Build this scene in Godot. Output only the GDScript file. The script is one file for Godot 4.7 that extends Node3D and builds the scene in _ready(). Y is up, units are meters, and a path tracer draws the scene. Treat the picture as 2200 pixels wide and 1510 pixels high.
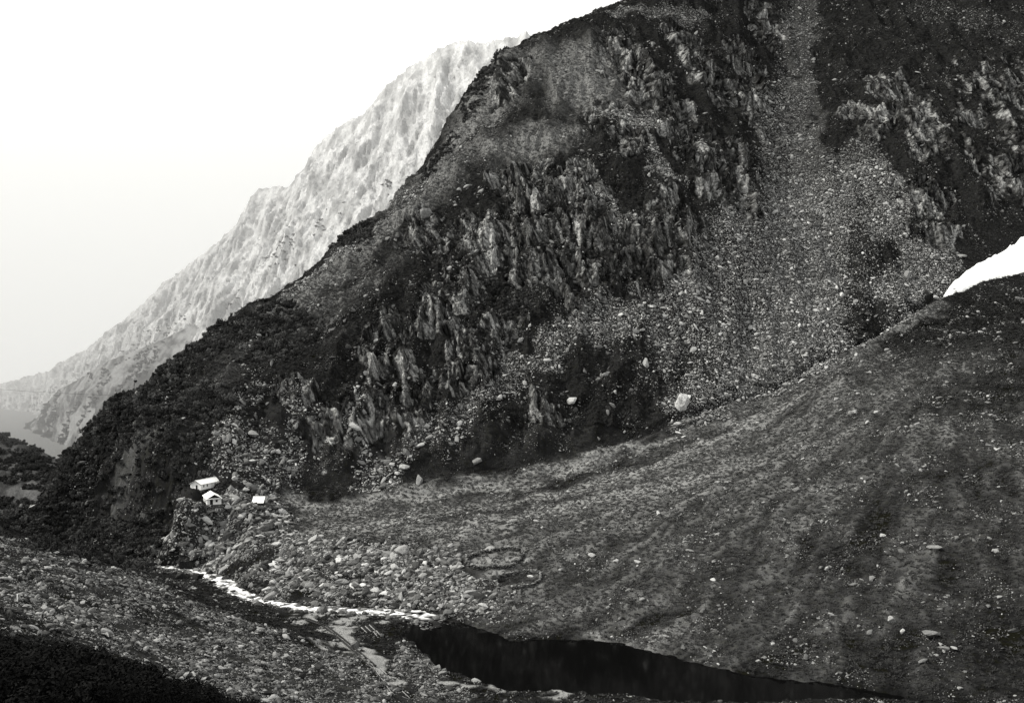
extends Node3D
# A steep grey mountainside with scree chutes above a grassy debris fan, a stream, a dark pool and three small huts.
# Metres; the camera stands level at the origin and looks along -z. «d» is the distance from it along the view, z = -d.

const F := 2113.0          # focal length of the photograph in its own pixels, used to turn surveyed picture points into places
const X0 := -340.0
const D0 := -40.0
const CS := 8.0            # coarse step of the surveyed ground
const CW := 108
const CH := 136
const MS := 4.0            # step of the cover maps
const MW := 214
const MH := 270

var rng := RandomNumberGenerator.new()
var base_h := PackedFloat32Array()
var cover_a := PackedColorArray()   # cliff, scree, moraine, near rubble
var cover_b := PackedColorArray()   # dry grass, bush, bare earth, fine gravel
var M := {}
var noise := {}
var stream_pts := PackedVector3Array()
var stream_wide := PackedFloat32Array()
var pool_poly := PackedVector2Array()
var pads := []
var patches := []
const POOL_Y := -77.0

# ------------------------------------------------------------------ small helpers
func at(px: float, py: float, d: float) -> Vector3:
	return Vector3((px - 1100.0) / F * d, (755.0 - py) / F * d, -d)

func grey(v: float) -> Color:
	return Color(v, v, v * 0.985)

func tag(o: Node, label: String, category := "", group := "", kind := "") -> Node:
	if label: o.set_meta("label", label)
	if category: o.set_meta("category", category)
	if group: o.set_meta("group", group)
	if kind: o.set_meta("kind", kind)
	return o

func part(called: String, mesh: Mesh, mat: Material, parent: Node = self) -> MeshInstance3D:
	var o := MeshInstance3D.new()
	o.name = called
	o.mesh = mesh
	o.material_override = mat
	parent.add_child(o, true)
	return o

func thing(called: String, where: Vector3, turn := 0.0) -> Node3D:
	var o := Node3D.new()
	o.name = called
	add_child(o, true)
	o.position = where
	o.rotation.y = turn
	return o

func noise_of(s: int, freq: float, octaves := 3, ridged := false) -> FastNoiseLite:
	var n := FastNoiseLite.new()
	n.seed = s
	n.noise_type = FastNoiseLite.TYPE_SIMPLEX_SMOOTH
	n.frequency = freq
	n.fractal_octaves = octaves
	n.fractal_type = FastNoiseLite.FRACTAL_RIDGED if ridged else FastNoiseLite.FRACTAL_FBM
	if octaves == 1: n.fractal_type = FastNoiseLite.FRACTAL_NONE
	return n

func noise_tex(s: int, freq: float, lo: float, hi: float, octaves := 5, size := 512, normal := false, bump := 6.0) -> NoiseTexture2D:
	var t := NoiseTexture2D.new()
	t.width = size
	t.height = size
	t.seamless = true
	t.noise = noise_of(s, freq, octaves)
	if normal:
		t.as_normal_map = true
		t.bump_strength = bump
	else:
		var g := Gradient.new()
		g.set_color(0, Color(lo, lo, lo))
		g.set_color(1, Color(hi, hi, hi))
		t.color_ramp = g
	return t

func std(colour: float, rough := 0.95, vertex := false) -> StandardMaterial3D:
	var m := StandardMaterial3D.new()
	m.albedo_color = Color(1, 1, 1) if vertex else grey(colour).linear_to_srgb()
	m.roughness = rough
	m.metallic_specular = 0.0 if vertex else 0.2
	m.vertex_color_use_as_albedo = vertex
	return m

func box_to(st: SurfaceTool, t: Transform3D, size: Vector3) -> void:
	var b := BoxMesh.new()
	b.size = size
	st.append_from(b, 0, t)

func box_mesh(size: Vector3) -> BoxMesh:
	var b := BoxMesh.new()
	b.size = size
	return b

# ------------------------------------------------------------------ camera, sky, sun
func make_camera_and_light() -> void:
	var cam := Camera3D.new()
	cam.name = "camera"
	cam.fov = rad_to_deg(2.0 * atan(755.0 / F))
	cam.near = 0.5
	cam.far = 9000.0
	add_child(cam)
	cam.current = true
	var env := Environment.new()
	var sky := Sky.new()
	var sm := ProceduralSkyMaterial.new()
	sm.sky_top_color = Color(0.97, 0.97, 0.96)
	sm.sky_horizon_color = Color(1, 1, 0.985)
	sm.ground_bottom_color = Color(1, 1, 0.985)
	sm.ground_horizon_color = Color(1, 1, 0.985)
	sm.sky_energy_multiplier = 1.0
	sm.sun_angle_max = 1.0
	sky.sky_material = sm
	env.background_mode = Environment.BG_SKY
	env.sky = sky
	env.background_energy_multiplier = 1.25
	env.tonemap_mode = Environment.TONE_MAPPER_LINEAR
	env.tonemap_exposure = 1.05
	env.volumetric_fog_enabled = true
	env.volumetric_fog_density = 0.0
	env.sdfgi_enabled = true
	env.ssao_enabled = true
	env.ssil_enabled = true
	var we := WorldEnvironment.new()
	we.name = "environment"
	we.environment = env
	add_child(we)
	var sun := DirectionalLight3D.new()
	sun.name = "sun"
	sun.light_energy = 1.6
	sun.light_angular_distance = 5.0
	sun.light_color = Color(1.0, 0.99, 0.96)
	sun.shadow_enabled = true
	add_child(sun)
	sun.look_at_from_position(Vector3(-70, 66, -4), Vector3.ZERO)

func mist_bank(called: String, lo: Vector3, hi: Vector3, density: float, label: String, shape := 3) -> void:
	var f := FogVolume.new()
	f.name = called
	f.shape = shape
	f.size = hi - lo
	f.position = (lo + hi) * 0.5
	var m := FogMaterial.new()
	m.density = density
	m.albedo = Color(1, 1, 1)
	f.material = m
	tag(f, label, "", "", "stuff")
	add_child(f, true)

# ------------------------------------------------------------------ the surveyed ground
func survey() -> PackedVector3Array:
	var p := PackedVector3Array()
	var crest := [[-260, 1330, 400], [-120, 1220, 412], [20, 1112, 425], [130, 985, 450], [215, 895, 466], [285, 848, 480], [350, 800, 494], [420, 750, 510], [500, 695, 528], [580, 640, 545], [660, 585, 568], [740, 522, 590], [820, 455, 615], [900, 385, 640], [950, 315, 660], [1010, 215, 690], [1075, 112, 720], [1180, 65, 760], [1260, 30, 782], [1340, -5, 805], [1450, -70, 850], [1650, -150, 920]]
	for c in crest:
		var q := at(c[0], c[1], c[2])
		p.append(q)
		p.append(q + Vector3(-22, -24, -32))
		p.append(q + Vector3(-52, -72, -80))
		if c[2] > 500: p.append(q + Vector3(-80, -150, -170))
	for c in [
		# the far face between the toe and the skyline
		[150, 1085, 405], [60, 1150, 402], [250, 1010, 414], [380, 1000, 410], [330, 900, 448], [450, 900, 428], [450, 830, 462], [520, 950, 422], [600, 800, 452], [560, 720, 500], [650, 745, 482], [700, 990, 426], [800, 900, 440], [760, 800, 462], [800, 690, 495], [760, 600, 545], [950, 950, 430], [930, 820, 458], [900, 650, 502], [860, 520, 570], [1000, 600, 512], [1000, 450, 565], [990, 350, 610], [1020, 760, 466], [1100, 850, 452], [1130, 700, 484], [1120, 540, 525], [1120, 350, 600], [1100, 220, 660],
		[1200, 760, 470], [1300, 850, 458], [1250, 650, 496], [1250, 500, 530], [1250, 300, 595], [1240, 150, 680], [1380, 760, 474], [1400, 620, 508], [1400, 480, 540], [1400, 300, 600], [1400, 150, 675], [1440, 30, 770], [1500, 600, 514], [1540, 450, 556], [1570, 330, 612], [1590, 180, 700], [1600, 20, 800],
		# the scree chute and the gullies right of it
		[1467, 872, 449], [1600, 700, 506], [1700, 700, 508], [1700, 600, 545], [1690, 450, 603], [1690, 300, 672], [1690, 180, 745], [1720, 60, 830], [1740, -60, 930], [1800, 560, 556], [1800, 380, 612], [1800, 200, 700], [1900, 250, 655], [1950, 400, 598], [1870, 600, 545], [2000, 540, 556], [2050, 200, 686], [2200, 300, 640], [2200, 100, 740], [2200, 0, 800], [2150, 450, 582], [1900, 100, 760], [2000, -60, 850], [2300, 420, 600], [2500, 300, 640], [2500, 600, 540], [2300, -100, 850],
		# the crest of the fan, and the channel behind it
		[620, 1076, 410], [780, 1070, 412], [900, 1060, 413], [1050, 1040, 418], [1200, 1005, 424], [1380, 950, 433], [1500, 905, 444], [1640, 860, 461], [1750, 800, 478], [1860, 740, 498], [1960, 680, 516], [2040, 640, 530], [2200, 604, 546], [2350, 560, 565],
		[1640, 850, 470], [1860, 728, 508], [2040, 622, 541], [2200, 545, 560], [2200, 500, 572],
		# the fan itself
		[640, 1092, 400], [800, 1110, 382], [620, 1140, 371], [900, 1100, 380], [1050, 1100, 365], [1200, 1150, 330], [1300, 1060, 368], [1600, 1100, 321], [1450, 1000, 392], [1650, 950, 402], [2000, 900, 367], [2200, 1000, 316], [1800, 1300, 258], [1400, 1250, 288], [1200, 1250, 298], [2200, 1300, 243], [1800, 800, 440], [1900, 1050, 318], [2200, 720, 455], [2200, 1500, 212], [2000, 1430, 226], [1650, 1400, 245], [2500, 1000, 300], [2500, 1400, 205], [2600, 750, 420], [1250, 1340, 272],
		# the boulder bank, the terrace of the huts and the ravine
		[700, 1170, 350], [870, 1182, 330], [1030, 1212, 313], [780, 1240, 318], [900, 1260, 305], [700, 1296, 299], [900, 1308, 290], [1050, 1325, 279], [560, 1150, 365], [500, 1195, 355], [600, 1230, 333], [430, 1052, 400], [447, 1084, 385], [553, 1084, 390], [500, 1070, 392], [400, 1090, 384], [420, 1140, 374], [380, 1180, 376], [300, 1175, 388], [350, 1105, 391], [370, 1060, 398], [320, 1050, 403], [280, 1085, 400], [330, 1085, 395], [200, 1180, 404], [100, 1205, 415],
		# the near bank
		[0, 1152, 232], [100, 1168, 258], [200, 1196, 300], [300, 1222, 340], [100, 1300, 190], [300, 1350, 212], [420, 1290, 270], [500, 1400, 217], [610, 1335, 282], [700, 1400, 246], [780, 1450, 226], [850, 1480, 218], [700, 1470, 210], [400, 1500, 168], [200, 1400, 148], [0, 1330, 140], [-150, 1250, 170], [-150, 1120, 240], [900, 1540, 205], [600, 1560, 170],
	]:
		p.append(at(c[0], c[1], c[2]))
	# the slope that falls from the camera's own stance, and the ground far to the left
	for c in [[0, -1.8, 0], [0, -1.8, -30], [60, -4, 0], [-60, -1, 0], [0, -12, 30], [-25, -13, 40], [-30, -25, 75], [10, -35, 90], [60, -30, 80], [120, -40, 110], [0, -64, 160], [-20, -47, 110], [-42, -56, 140], [-12, -55, 130], [-5, -27, 60], [22, -27, 60], [-50, -61, 165], [-14, -38, 88], [60, -66, 170], [120, -62, 180], [-60, -34, 110], [-100, -30, 110], [-160, -40, 190], [40, -80, 215], [90, -79, 212], [250, -30, 160], [300, 0, 330], [360, 40, 460], [-230, -60, 270], [-260, -95, 420], [-300, -100, 500], [-330, -105, 620], [-230, -95, 470], [-330, -108, 760], [-120, -78, 370], [-200, -92, 440], [-330, -60, 330]]:
		p.append(Vector3(c[0], c[1], -c[2]))
	for i in pool_poly.size():
		p.append(Vector3(pool_poly[i].x, POOL_Y + 0.3, -pool_poly[i].y))
	for q in stream_pts:
		p.append(q + Vector3(0, -0.4, 0))
	return p

func solve_ground() -> void:
	var p := survey()
	var n := p.size()
	var w := n + 3
	var rows: Array = []
	for i in n:
		var r := PackedFloat64Array()
		r.resize(w + 1)
		for j in n:
			r[j] = Vector2(p[i].x - p[j].x, p[i].z - p[j].z).length()
		r[i] = -2.2
		r[n] = 1.0
		r[n + 1] = p[i].x
		r[n + 2] = p[i].z
		r[w] = p[i].y
		rows.append(r)
	for k in 3:
		var r := PackedFloat64Array()
		r.resize(w + 1)
		for j in n:
			r[j] = 1.0 if k == 0 else (p[j].x if k == 1 else p[j].z)
		rows.append(r)
	for c in w:
		var best := c
		for r in range(c + 1, w):
			if absf(rows[r][c]) > absf(rows[best][c]): best = r
		var t: PackedFloat64Array = rows[c]
		rows[c] = rows[best]
		rows[best] = t
		var pr: PackedFloat64Array = rows[c]
		var inv := 1.0 / pr[c]
		for r in range(c + 1, w):
			var rr: PackedFloat64Array = rows[r]
			var f := rr[c] * inv
			if f == 0.0: continue
			for k in range(c, w + 1):
				rr[k] -= f * pr[k]
			rows[r] = rr
	var s := PackedFloat64Array()
	s.resize(w)
	for c in range(w - 1, -1, -1):
		var rr: PackedFloat64Array = rows[c]
		var v := rr[w]
		for k in range(c + 1, w):
			v -= rr[k] * s[k]
		s[c] = v / rr[c]
	var xs := PackedFloat32Array()
	var zs := PackedFloat32Array()
	for q in p:
		xs.append(q.x)
		zs.append(q.z)
	base_h.resize(CW * CH)
	for j in CH:
		var z := -(D0 + j * CS)
		for i in CW:
			var x := X0 + i * CS
			var v: float = s[n] + s[n + 1] * x + s[n + 2] * z
			for k in n:
				var a := x - xs[k]
				var b := z - zs[k]
				v += s[k] * sqrt(a * a + b * b)
			base_h[j * CW + i] = v

func spline_w(t: float) -> Vector4:
	var u := 1.0 - t
	return Vector4(u * u * u / 6.0, (3 * t * t * t - 6 * t * t + 4) / 6.0, (-3 * t * t * t + 3 * t * t + 3 * t + 1) / 6.0, t * t * t / 6.0)

func ground(x: float, d: float) -> float:
	var fx := clampf((x - X0) / CS, 1.0, CW - 3.001)
	var fd := clampf((d - D0) / CS, 1.0, CH - 3.001)
	var i := int(fx)
	var j := int(fd)
	var a := spline_w(fx - i)
	var b := spline_w(fd - j)
	var v := 0.0
	for r in 4:
		var o := (j + r - 1) * CW + i - 1
		v += b[r] * (base_h[o] * a.x + base_h[o + 1] * a.y + base_h[o + 2] * a.z + base_h[o + 3] * a.w)
	return v

func hit(px: float, py: float) -> Vector3:   # where a surveyed picture point lies on the smooth ground
	var d := 60.0
	while d < 990.0:
		var q := at(px, py, d)
		if q.y < ground(q.x, d): return at(px, py, d - 0.5)
		d += 1.0
	return at(px, py, 900.0)

# ------------------------------------------------------------------ what covers the ground
func stroke(map: PackedColorArray, ch: int, px1: float, py1: float, px2: float, py2: float, r: float, soft := 0.5, v := 1.0) -> void:
	var a := hit(px1, py1)
	var b := hit(px2, py2)
	var p := Vector2(a.x, -a.z)
	var q := Vector2(b.x, -b.z)
	var ra := r * p.y / F
	var rb := r * q.y / F
	var big := maxf(ra, rb) * (1.0 + soft) + MS
	var i0 := maxi(0, int((minf(p.x, q.x) - big - X0) / MS))
	var i1 := mini(MW - 1, int((maxf(p.x, q.x) + big - X0) / MS) + 1)
	var j0 := maxi(0, int((minf(p.y, q.y) - big - D0) / MS))
	var j1 := mini(MH - 1, int((maxf(p.y, q.y) + big - D0) / MS) + 1)
	var l := q - p
	var ll := maxf(l.length_squared(), 0.01)
	for j in range(j0, j1 + 1):
		for i in range(i0, i1 + 1):
			var c := Vector2(X0 + i * MS, D0 + j * MS)
			var t := clampf((c - p).dot(l) / ll, 0.0, 1.0)
			var dist := (c - p - l * t).length() / lerpf(ra, rb, t)
			var k := v * (1.0 - smoothstep(1.0 - soft, 1.0 + soft, dist))
			var m := map[j * MW + i]
			m[ch] = maxf(m[ch], k)
			map[j * MW + i] = m

func make_cover() -> void:
	cover_a.resize(MW * MH)
	cover_b.resize(MW * MH)
	cover_a.fill(Color(0, 0, 0, 0))
	cover_b.fill(Color(0, 0, 0, 0))
	var lists := [
		[cover_a, 0, [[1330, 100, 1400, 190, 55], [1470, 90, 1530, 190, 50], [1310, 250, 1360, 300, 50], [1420, 220, 1560, 420, 60], [1590, 120, 1640, 290, 38], [1640, 20, 1650, 80, 35], [1250, 380, 1300, 450, 40], [1110, 380, 1180, 430, 50], [1460, 470, 1420, 620, 62], [1200, 500, 1250, 650, 62], [1010, 520, 980, 680, 70], [1100, 470, 1150, 560, 55], [1070, 690, 1000, 800, 55], [840, 700, 830, 770, 55], [790, 880, 750, 940, 50], [900, 820, 880, 890, 40], [660, 860, 720, 940, 42], [890, 490, 910, 520, 40], [1160, 880, 1190, 890, 28], [1920, 190, 1990, 310, 55, 0.66], [1900, 390, 1930, 440, 42], [2000, 420, 2020, 540, 36], [2100, 180, 2160, 400, 85, 0.45], [1840, 240, 1880, 280, 34], [590, 700, 560, 760, 26], [1340, 500, 1320, 560, 45], [600, 840, 610, 830, 22], [1580, 330, 1590, 420, 36], [1110, 130, 1090, 210, 30], [490, 870, 470, 880, 14], [2190, 150, 2190, 420, 70, 0.4], [350, 850, 390, 820, 14], [290, 900, 310, 880, 12]]],
		[cover_a, 1, [[1720, -20, 1700, 250, 44, 0.7], [1690, 250, 1690, 600, 62], [1790, 360, 1770, 780, 48], [1690, 600, 1600, 790, 110], [1600, 790, 1480, 895, 56], [1600, 500, 1440, 740, 58], [1440, 650, 1220, 720, 40], [1220, 720, 1080, 830, 28], [1080, 830, 900, 955, 30], [900, 955, 780, 1045, 36], [1850, 330, 1900, 440, 45], [1900, 640, 2000, 560, 34], [1880, 470, 1990, 560, 36], [640, 890, 600, 1040, 30], [500, 960, 570, 1040, 55], [560, 825, 520, 880, 18], [2050, 570, 1960, 640, 26], [1290, 240, 1390, 270, 24], [1400, 340, 1440, 380, 26], [1290, 420, 1330, 470, 20], [1950, 670, 1480, 905, 20], [1330, 30, 1500, 40, 30], [900, 400, 600, 640, 14], [1080, 250, 920, 390, 14], [2000, 20, 2150, 70, 60, 0.4], [760, 900, 800, 1040, 20], [1270, 740, 1400, 800, 30, 0.4], [1850, 490, 1850, 650, 34, 0.5]]],
		[cover_a, 2, [[650, 1185, 990, 1236, 64], [700, 1265, 1060, 1300, 38], [440, 1120, 600, 1160, 45], [350, 1130, 500, 1190, 40], [560, 1220, 640, 1260, 45], [480, 1080, 580, 1110, 28], [560, 1080, 620, 1130, 22]]],
		[cover_a, 3, [[20, 1210, 260, 1250, 190], [60, 1290, 600, 1420, 190], [300, 1270, 520, 1350, 110], [500, 1420, 800, 1500, 130], [300, 1400, 560, 1490, 170], [880, 1420, 960, 1500, 46], [640, 1390, 760, 1470, 80]]],
		[cover_b, 0, [[1090, 150, 900, 420, 80], [900, 420, 600, 660, 46], [1230, 130, 1260, 200, 80], [640, 1084, 900, 1068, 30], [900, 1068, 1050, 1048, 30], [1050, 1048, 1200, 1013, 30], [1200, 1013, 1380, 959, 30], [1380, 959, 1640, 869, 26], [1640, 869, 1860, 749, 24], [1860, 749, 2020, 655, 18],  [800, 1128, 1450, 990, 40], [1450, 985, 1900, 770, 34], [1000, 1130, 1600, 1000, 60], [700, 1130, 1000, 1150, 30], [1060, 330, 1200, 300, 50], [1000, 1190, 1700, 960, 200, 0.6], [1050, 1208, 1075, 1210, 46, 1.0], [700, 1110, 1300, 1045, 90, 0.68], [1300, 1045, 1800, 850, 110, 0.6], [1300, 1200, 1900, 960, 220, 0.45], [1900, 1250, 2150, 950, 260, 0.3], [1500, 1350, 2000, 1250, 200, 0.32], [300, 960, 560, 760, 50, 0.5], [560, 760, 760, 620, 50, 0.55], [700, 700, 850, 560, 40, 0.5], [1200, 1290, 1650, 1130, 200, 0.45], [1700, 980, 2000, 780, 130, 0.5], [720, 1130, 1000, 1140, 90, 0.7], [1250, 1350, 1500, 1390, 40, 0.6]]],
		[cover_b, 1, [[150, 1010, 560, 690, 60], [280, 920, 470, 880, 70], [60, 1120, 380, 1000, 60], [580, 760, 640, 700, 44], [100, 1180, 300, 1130, 46], [960, 320, 920, 380, 20], [1060, 140, 1020, 230, 20], [700, 560, 780, 520, 24], [250, 1080, 330, 1060, 40], [180, 1150, 320, 1080, 40], [1060, 620, 1100, 650, 30]]],
		[cover_b, 2, [[706, 1350, 800, 1432, 34], [800, 1432, 850, 1480, 22, 0.7], [650, 1326, 740, 1335, 24, 0.8], [800, 1335, 830, 1345, 16], [1240, 1340, 1340, 1370, 10], [960, 1460, 1100, 1495, 12], [1200, 1490, 1400, 1510, 16]]],
		[cover_b, 3, [[1730, 250, 1740, 500, 36], [1740, 500, 1690, 760, 62], [1690, 760, 1600, 830, 40], [1720, 0, 1720, 250, 30]]],
	]
	for l in lists:
		for s in l[2]:
			stroke(l[0], l[1], s[0], s[1], s[2], s[3], s[4], 0.95 if l[0] == cover_b and l[1] == 0 else 0.5, s[5] if s.size() > 5 else 1.0)

func cover(map: PackedColorArray, x: float, d: float) -> Color:
	var fx := clampf((x - X0) / MS, 0.0, MW - 1.001)
	var fd := clampf((d - D0) / MS, 0.0, MH - 1.001)
	var i := int(fx)
	var j := int(fd)
	var o := j * MW + i
	var u := fx - i
	return map[o].lerp(map[o + 1], u).lerp(map[o + MW].lerp(map[o + MW + 1], u), fd - j)

func facets(u: float, v: float, s: float) -> Vector3:   # a field of flat tilted facets: height, tone, crack
	var iu := floorf(u)
	var iv := floorf(v)
	var f1 := 1e9
	var f2 := 1e9
	var bu := 0.0
	var bv := 0.0
	var eu := 0.0
	var ev := 0.0
	for j in [-1.0, 0.0, 1.0]:
		for i in [-1.0, 0.0, 1.0]:
			var cu: float = iu + i
			var cv: float = iv + j
			var h := sin(cu * 127.1 + cv * 311.7 + s) * 43758.5453
			var ju := h - floorf(h)
			h *= 1.37
			var jv := h - floorf(h)
			var du := u - cu - ju
			var dv := v - cv - jv
			var dist := du * du + dv * dv
			if dist < f1:
				f2 = f1
				f1 = dist
				bu = cu
				bv = cv
				eu = du
				ev = dv
			elif dist < f2:
				f2 = dist
	var h := sin(bu * 269.5 + bv * 183.3 + s * 1.7) * 21731.317
	var a := h - floorf(h)
	h *= 1.61
	var b := h - floorf(h)
	h *= 1.43
	var c := h - floorf(h)
	return Vector3((a - 0.5) * 0.5 + eu * (b - 0.42) * 0.8 + ev * (c - 0.5) * 0.5, fmod(a * 7.0 + b * 3.0, 1.0), 1.0 - smoothstep(0.02, 0.14, sqrt(f2) - sqrt(f1)))

func near_stream(x: float, d: float) -> Vector4:   # distance from the stream, its level, its half width, how far this side of it
	var best := Vector4(1e9, 0, 4, 0)
	var c := Vector2(x, d)
	for k in stream_pts.size() - 1:
		var p := Vector2(stream_pts[k].x, -stream_pts[k].z)
		var l := Vector2(stream_pts[k + 1].x, -stream_pts[k + 1].z) - p
		var t := clampf((c - p).dot(l) / l.length_squared(), 0.0, 1.0)
		var dist := (c - p - l * t).length()
		if dist < best.x:
			best = Vector4(dist, lerpf(stream_pts[k].y, stream_pts[k + 1].y, t), lerpf(stream_wide[k], stream_wide[k + 1], t), p.y + l.y * t - d)
	return best

var channel := PackedVector2Array()
var snow_line := PackedVector2Array()

func near_line(line: PackedVector2Array, x: float, d: float) -> float:   # distance from a line on the plan, negative on this side of it
	var best := 1e9
	var c := Vector2(x, d)
	for k in line.size() - 1:
		var l := line[k + 1] - line[k]
		var t := clampf((c - line[k]).dot(l) / l.length_squared(), 0.0, 1.0)
		var e := c - line[k] - l * t
		if e.length() < absf(best): best = e.length() * signf(l.cross(e))
	return best

func pool_dist(x: float, d: float) -> float:   # negative inside the pool
	var c := Vector2(x, d)
	var best := 1e9
	var n := pool_poly.size()
	for k in n:
		var q := Geometry2D.get_closest_point_to_segment(c, pool_poly[k], pool_poly[(k + 1) % n])
		best = minf(best, q.distance_to(c))
	return -best if Geometry2D.is_point_in_polygon(c, pool_poly) else best

# ------------------------------------------------------------------ ground meshes
func make_patch(called: String, x0: float, x1: float, sx: float, d0: float, d1: float, sd: float, mat: Material) -> void:
	var w := int((x1 - x0) / sx) + 1
	var h := int((d1 - d0) / sd) + 1
	var P := PackedVector3Array()
	var N := PackedVector3Array()
	var C := PackedColorArray()
	var KA := PackedColorArray()
	var KB := PackedColorArray()
	P.resize(w * h)
	N.resize(w * h)
	C.resize(w * h)
	KA.resize(w * h)
	KB.resize(w * h)
	var n_warp: FastNoiseLite = noise.warp
	var n_rib: FastNoiseLite = noise.rib
	var n_mid: FastNoiseLite = noise.mid
	var n_fine: FastNoiseLite = noise.fine
	var n_beds: FastNoiseLite = noise.beds
	var n_patch: FastNoiseLite = noise.patch
	var n_cell: FastNoiseLite = noise.cell
	var n_crop: FastNoiseLite = noise.crop
	var n_block: FastNoiseLite = noise.block
	var n_grit: FastNoiseLite = noise.grit
	var n_rill: FastNoiseLite = noise.rill
	var apex := hit(2130, 600)
	var row := PackedFloat32Array()
	row.resize(CW)
	for j in h:
		var d := d0 + j * sd
		var fd := clampf((d - D0) / CS, 1.0, CH - 3.001)
		var cj := int(fd)
		var b := spline_w(fd - cj)
		for i in CW:
			var o := (cj - 1) * CW + i
			row[i] = b.x * base_h[o] + b.y * base_h[o + CW] + b.z * base_h[o + 2 * CW] + b.w * base_h[o + 3 * CW]
		for i in w:
			var x := x0 + i * sx
			var fx := clampf((x - X0) / CS, 1.0, CW - 3.001)
			var ci := int(fx)
			var t := fx - ci
			var u := 1.0 - t
			var y := (u * u * u * row[ci - 1] + (3 * t * t * t - 6 * t * t + 4) * row[ci] + (-3 * t * t * t + 3 * t * t + 3 * t + 1) * row[ci + 1] + t * t * t * row[ci + 2]) / 6.0
			var oc := clampi(cj, 1, CH - 2) * CW + ci
			var steep := Vector2(base_h[oc + 1] - base_h[oc - 1], base_h[oc + CW] - base_h[oc - CW]).length() / (2.0 * CS)
			var nw := n_warp.get_noise_2d(x, d)
			var nw2 := n_warp.get_noise_2d(x + 500.0, d + 300.0)
			var wx := x + nw * 9.0
			var wd := d + nw2 * 11.0
			var ka := cover(cover_a, wx, wd)
			var kb := cover(cover_b, wx, wd)
			var mt := smoothstep(0.38, 0.75, steep) if d > 330.0 else 0.0
			var calm := 1.0 - 0.8 * maxf(ka.g, kb.a)
			var fine := n_fine.get_noise_2d(x, d)
			var mid := n_mid.get_noise_2d(x, d * 0.6)
			var rib := n_rib.get_noise_2d(x, d * 0.4)
			var rough := mt * calm
			y += (1.0 - mt) * (mid * 0.9 + fine * 0.35)
			var gx := (base_h[oc + 1] - base_h[oc - 1]) / (2.0 * CS)
			var gd := (base_h[oc + CW] - base_h[oc - CW]) / (2.0 * CS)
			var nb := Vector3(-gx, 1.0, gd).normalized()
			var crop := n_crop.get_noise_3d(x * 1.5, y * 0.5, d * 0.35)
			var cl := smoothstep(0.3, 0.58, ka.r * 0.95 + crop * 0.36 + mid * 0.2 + mt * 0.05) * mt * (1.0 if ka.r > 0.05 else 0.75) * calm * (1.0 - 0.9 * kb.g)
			ka.r = cl
			var push := mt * rib * (3.5 + 3.0 * calm) + rough * (mid * 2.2 + fine * 0.9)
			var bed := 0.0
			if cl > 0.02:
				var own := n_cell.get_noise_2d(wx, wd * 0.6)
				var tall := 25.0 + own * 8.0
				var v := (y + rib * 12.0 + own * 22.0 + nw * 7.0) / tall
				var f := v - floorf(v)
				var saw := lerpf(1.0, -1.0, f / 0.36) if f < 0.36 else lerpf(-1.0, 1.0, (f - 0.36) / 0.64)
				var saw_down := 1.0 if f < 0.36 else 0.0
				v = (y * 1.05 + nw2 * 9.0 + own * 9.0 + x * 0.12) / 4.6
				f = v - floorf(v)
				var saw2 := lerpf(1.0, -1.0, f / 0.3) if f < 0.3 else lerpf(-1.0, 1.0, (f - 0.3) / 0.7)
				# fractured rock: tall flat facets, each with its own tilt, in two sizes
				var bx := x + y * 0.2 + nw * 4.0
				var big := facets(bx / 4.6, y / 19.0 + nw2 * 0.7, 3.0)
				var small := facets(bx / 1.7, y / 5.5 + nw2 * 2.0, 11.0)
				var grit := n_grit.get_noise_3d(x, y, d)
				push += cl * (saw * 4.4 * (0.7 + 0.6 * mid) + saw2 * 0.4 + big.x * 4.6 + small.x * 1.6 - 0.9 * big.z - 0.5 * small.z + grit * 0.4)
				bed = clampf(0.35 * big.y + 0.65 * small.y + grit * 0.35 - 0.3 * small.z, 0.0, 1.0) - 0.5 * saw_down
			# shallow rills run down the fan from its head
			var rill := 0.0
			if mt < 0.9:
				var away := Vector2(x - apex.x, d + apex.z)
				rill = n_rill.get_noise_2d(away.angle() * 260.0 + nw * 5.0, away.length() * 0.11)
				rill = rill * 0.75 + 0.5 * n_rill.get_noise_2d(away.angle() * 800.0 + nw * 9.0, away.length() * 0.3)
				y += (1.0 - mt) * rill * 0.8 * smoothstep(0.12, 0.25, steep)
			if d > 402.0 and d < 545.0 and x > -100.0 and x < 260.0:
				var e := near_line(channel, x, d)
				if e > 0.0 and e < 40.0: kb.r *= smoothstep(12.0, 40.0, e)
				if absf(e) < 9.0:
					y -= (1.1 + 1.6 * smoothstep(40.0, 80.0, x)) * (1.0 - smoothstep(0.8, 3.2, absf(e - 0.5 + nw))) - 0.9 * (1.0 - smoothstep(0.0, 4.0, absf(e + 4.5)))
					push *= smoothstep(2.0, 9.0, absf(e))
			if d > 500.0 and x > 200.0:
				var e := near_line(snow_line, x, d)
				push *= smoothstep(13.0, 30.0, absf(e))
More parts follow.
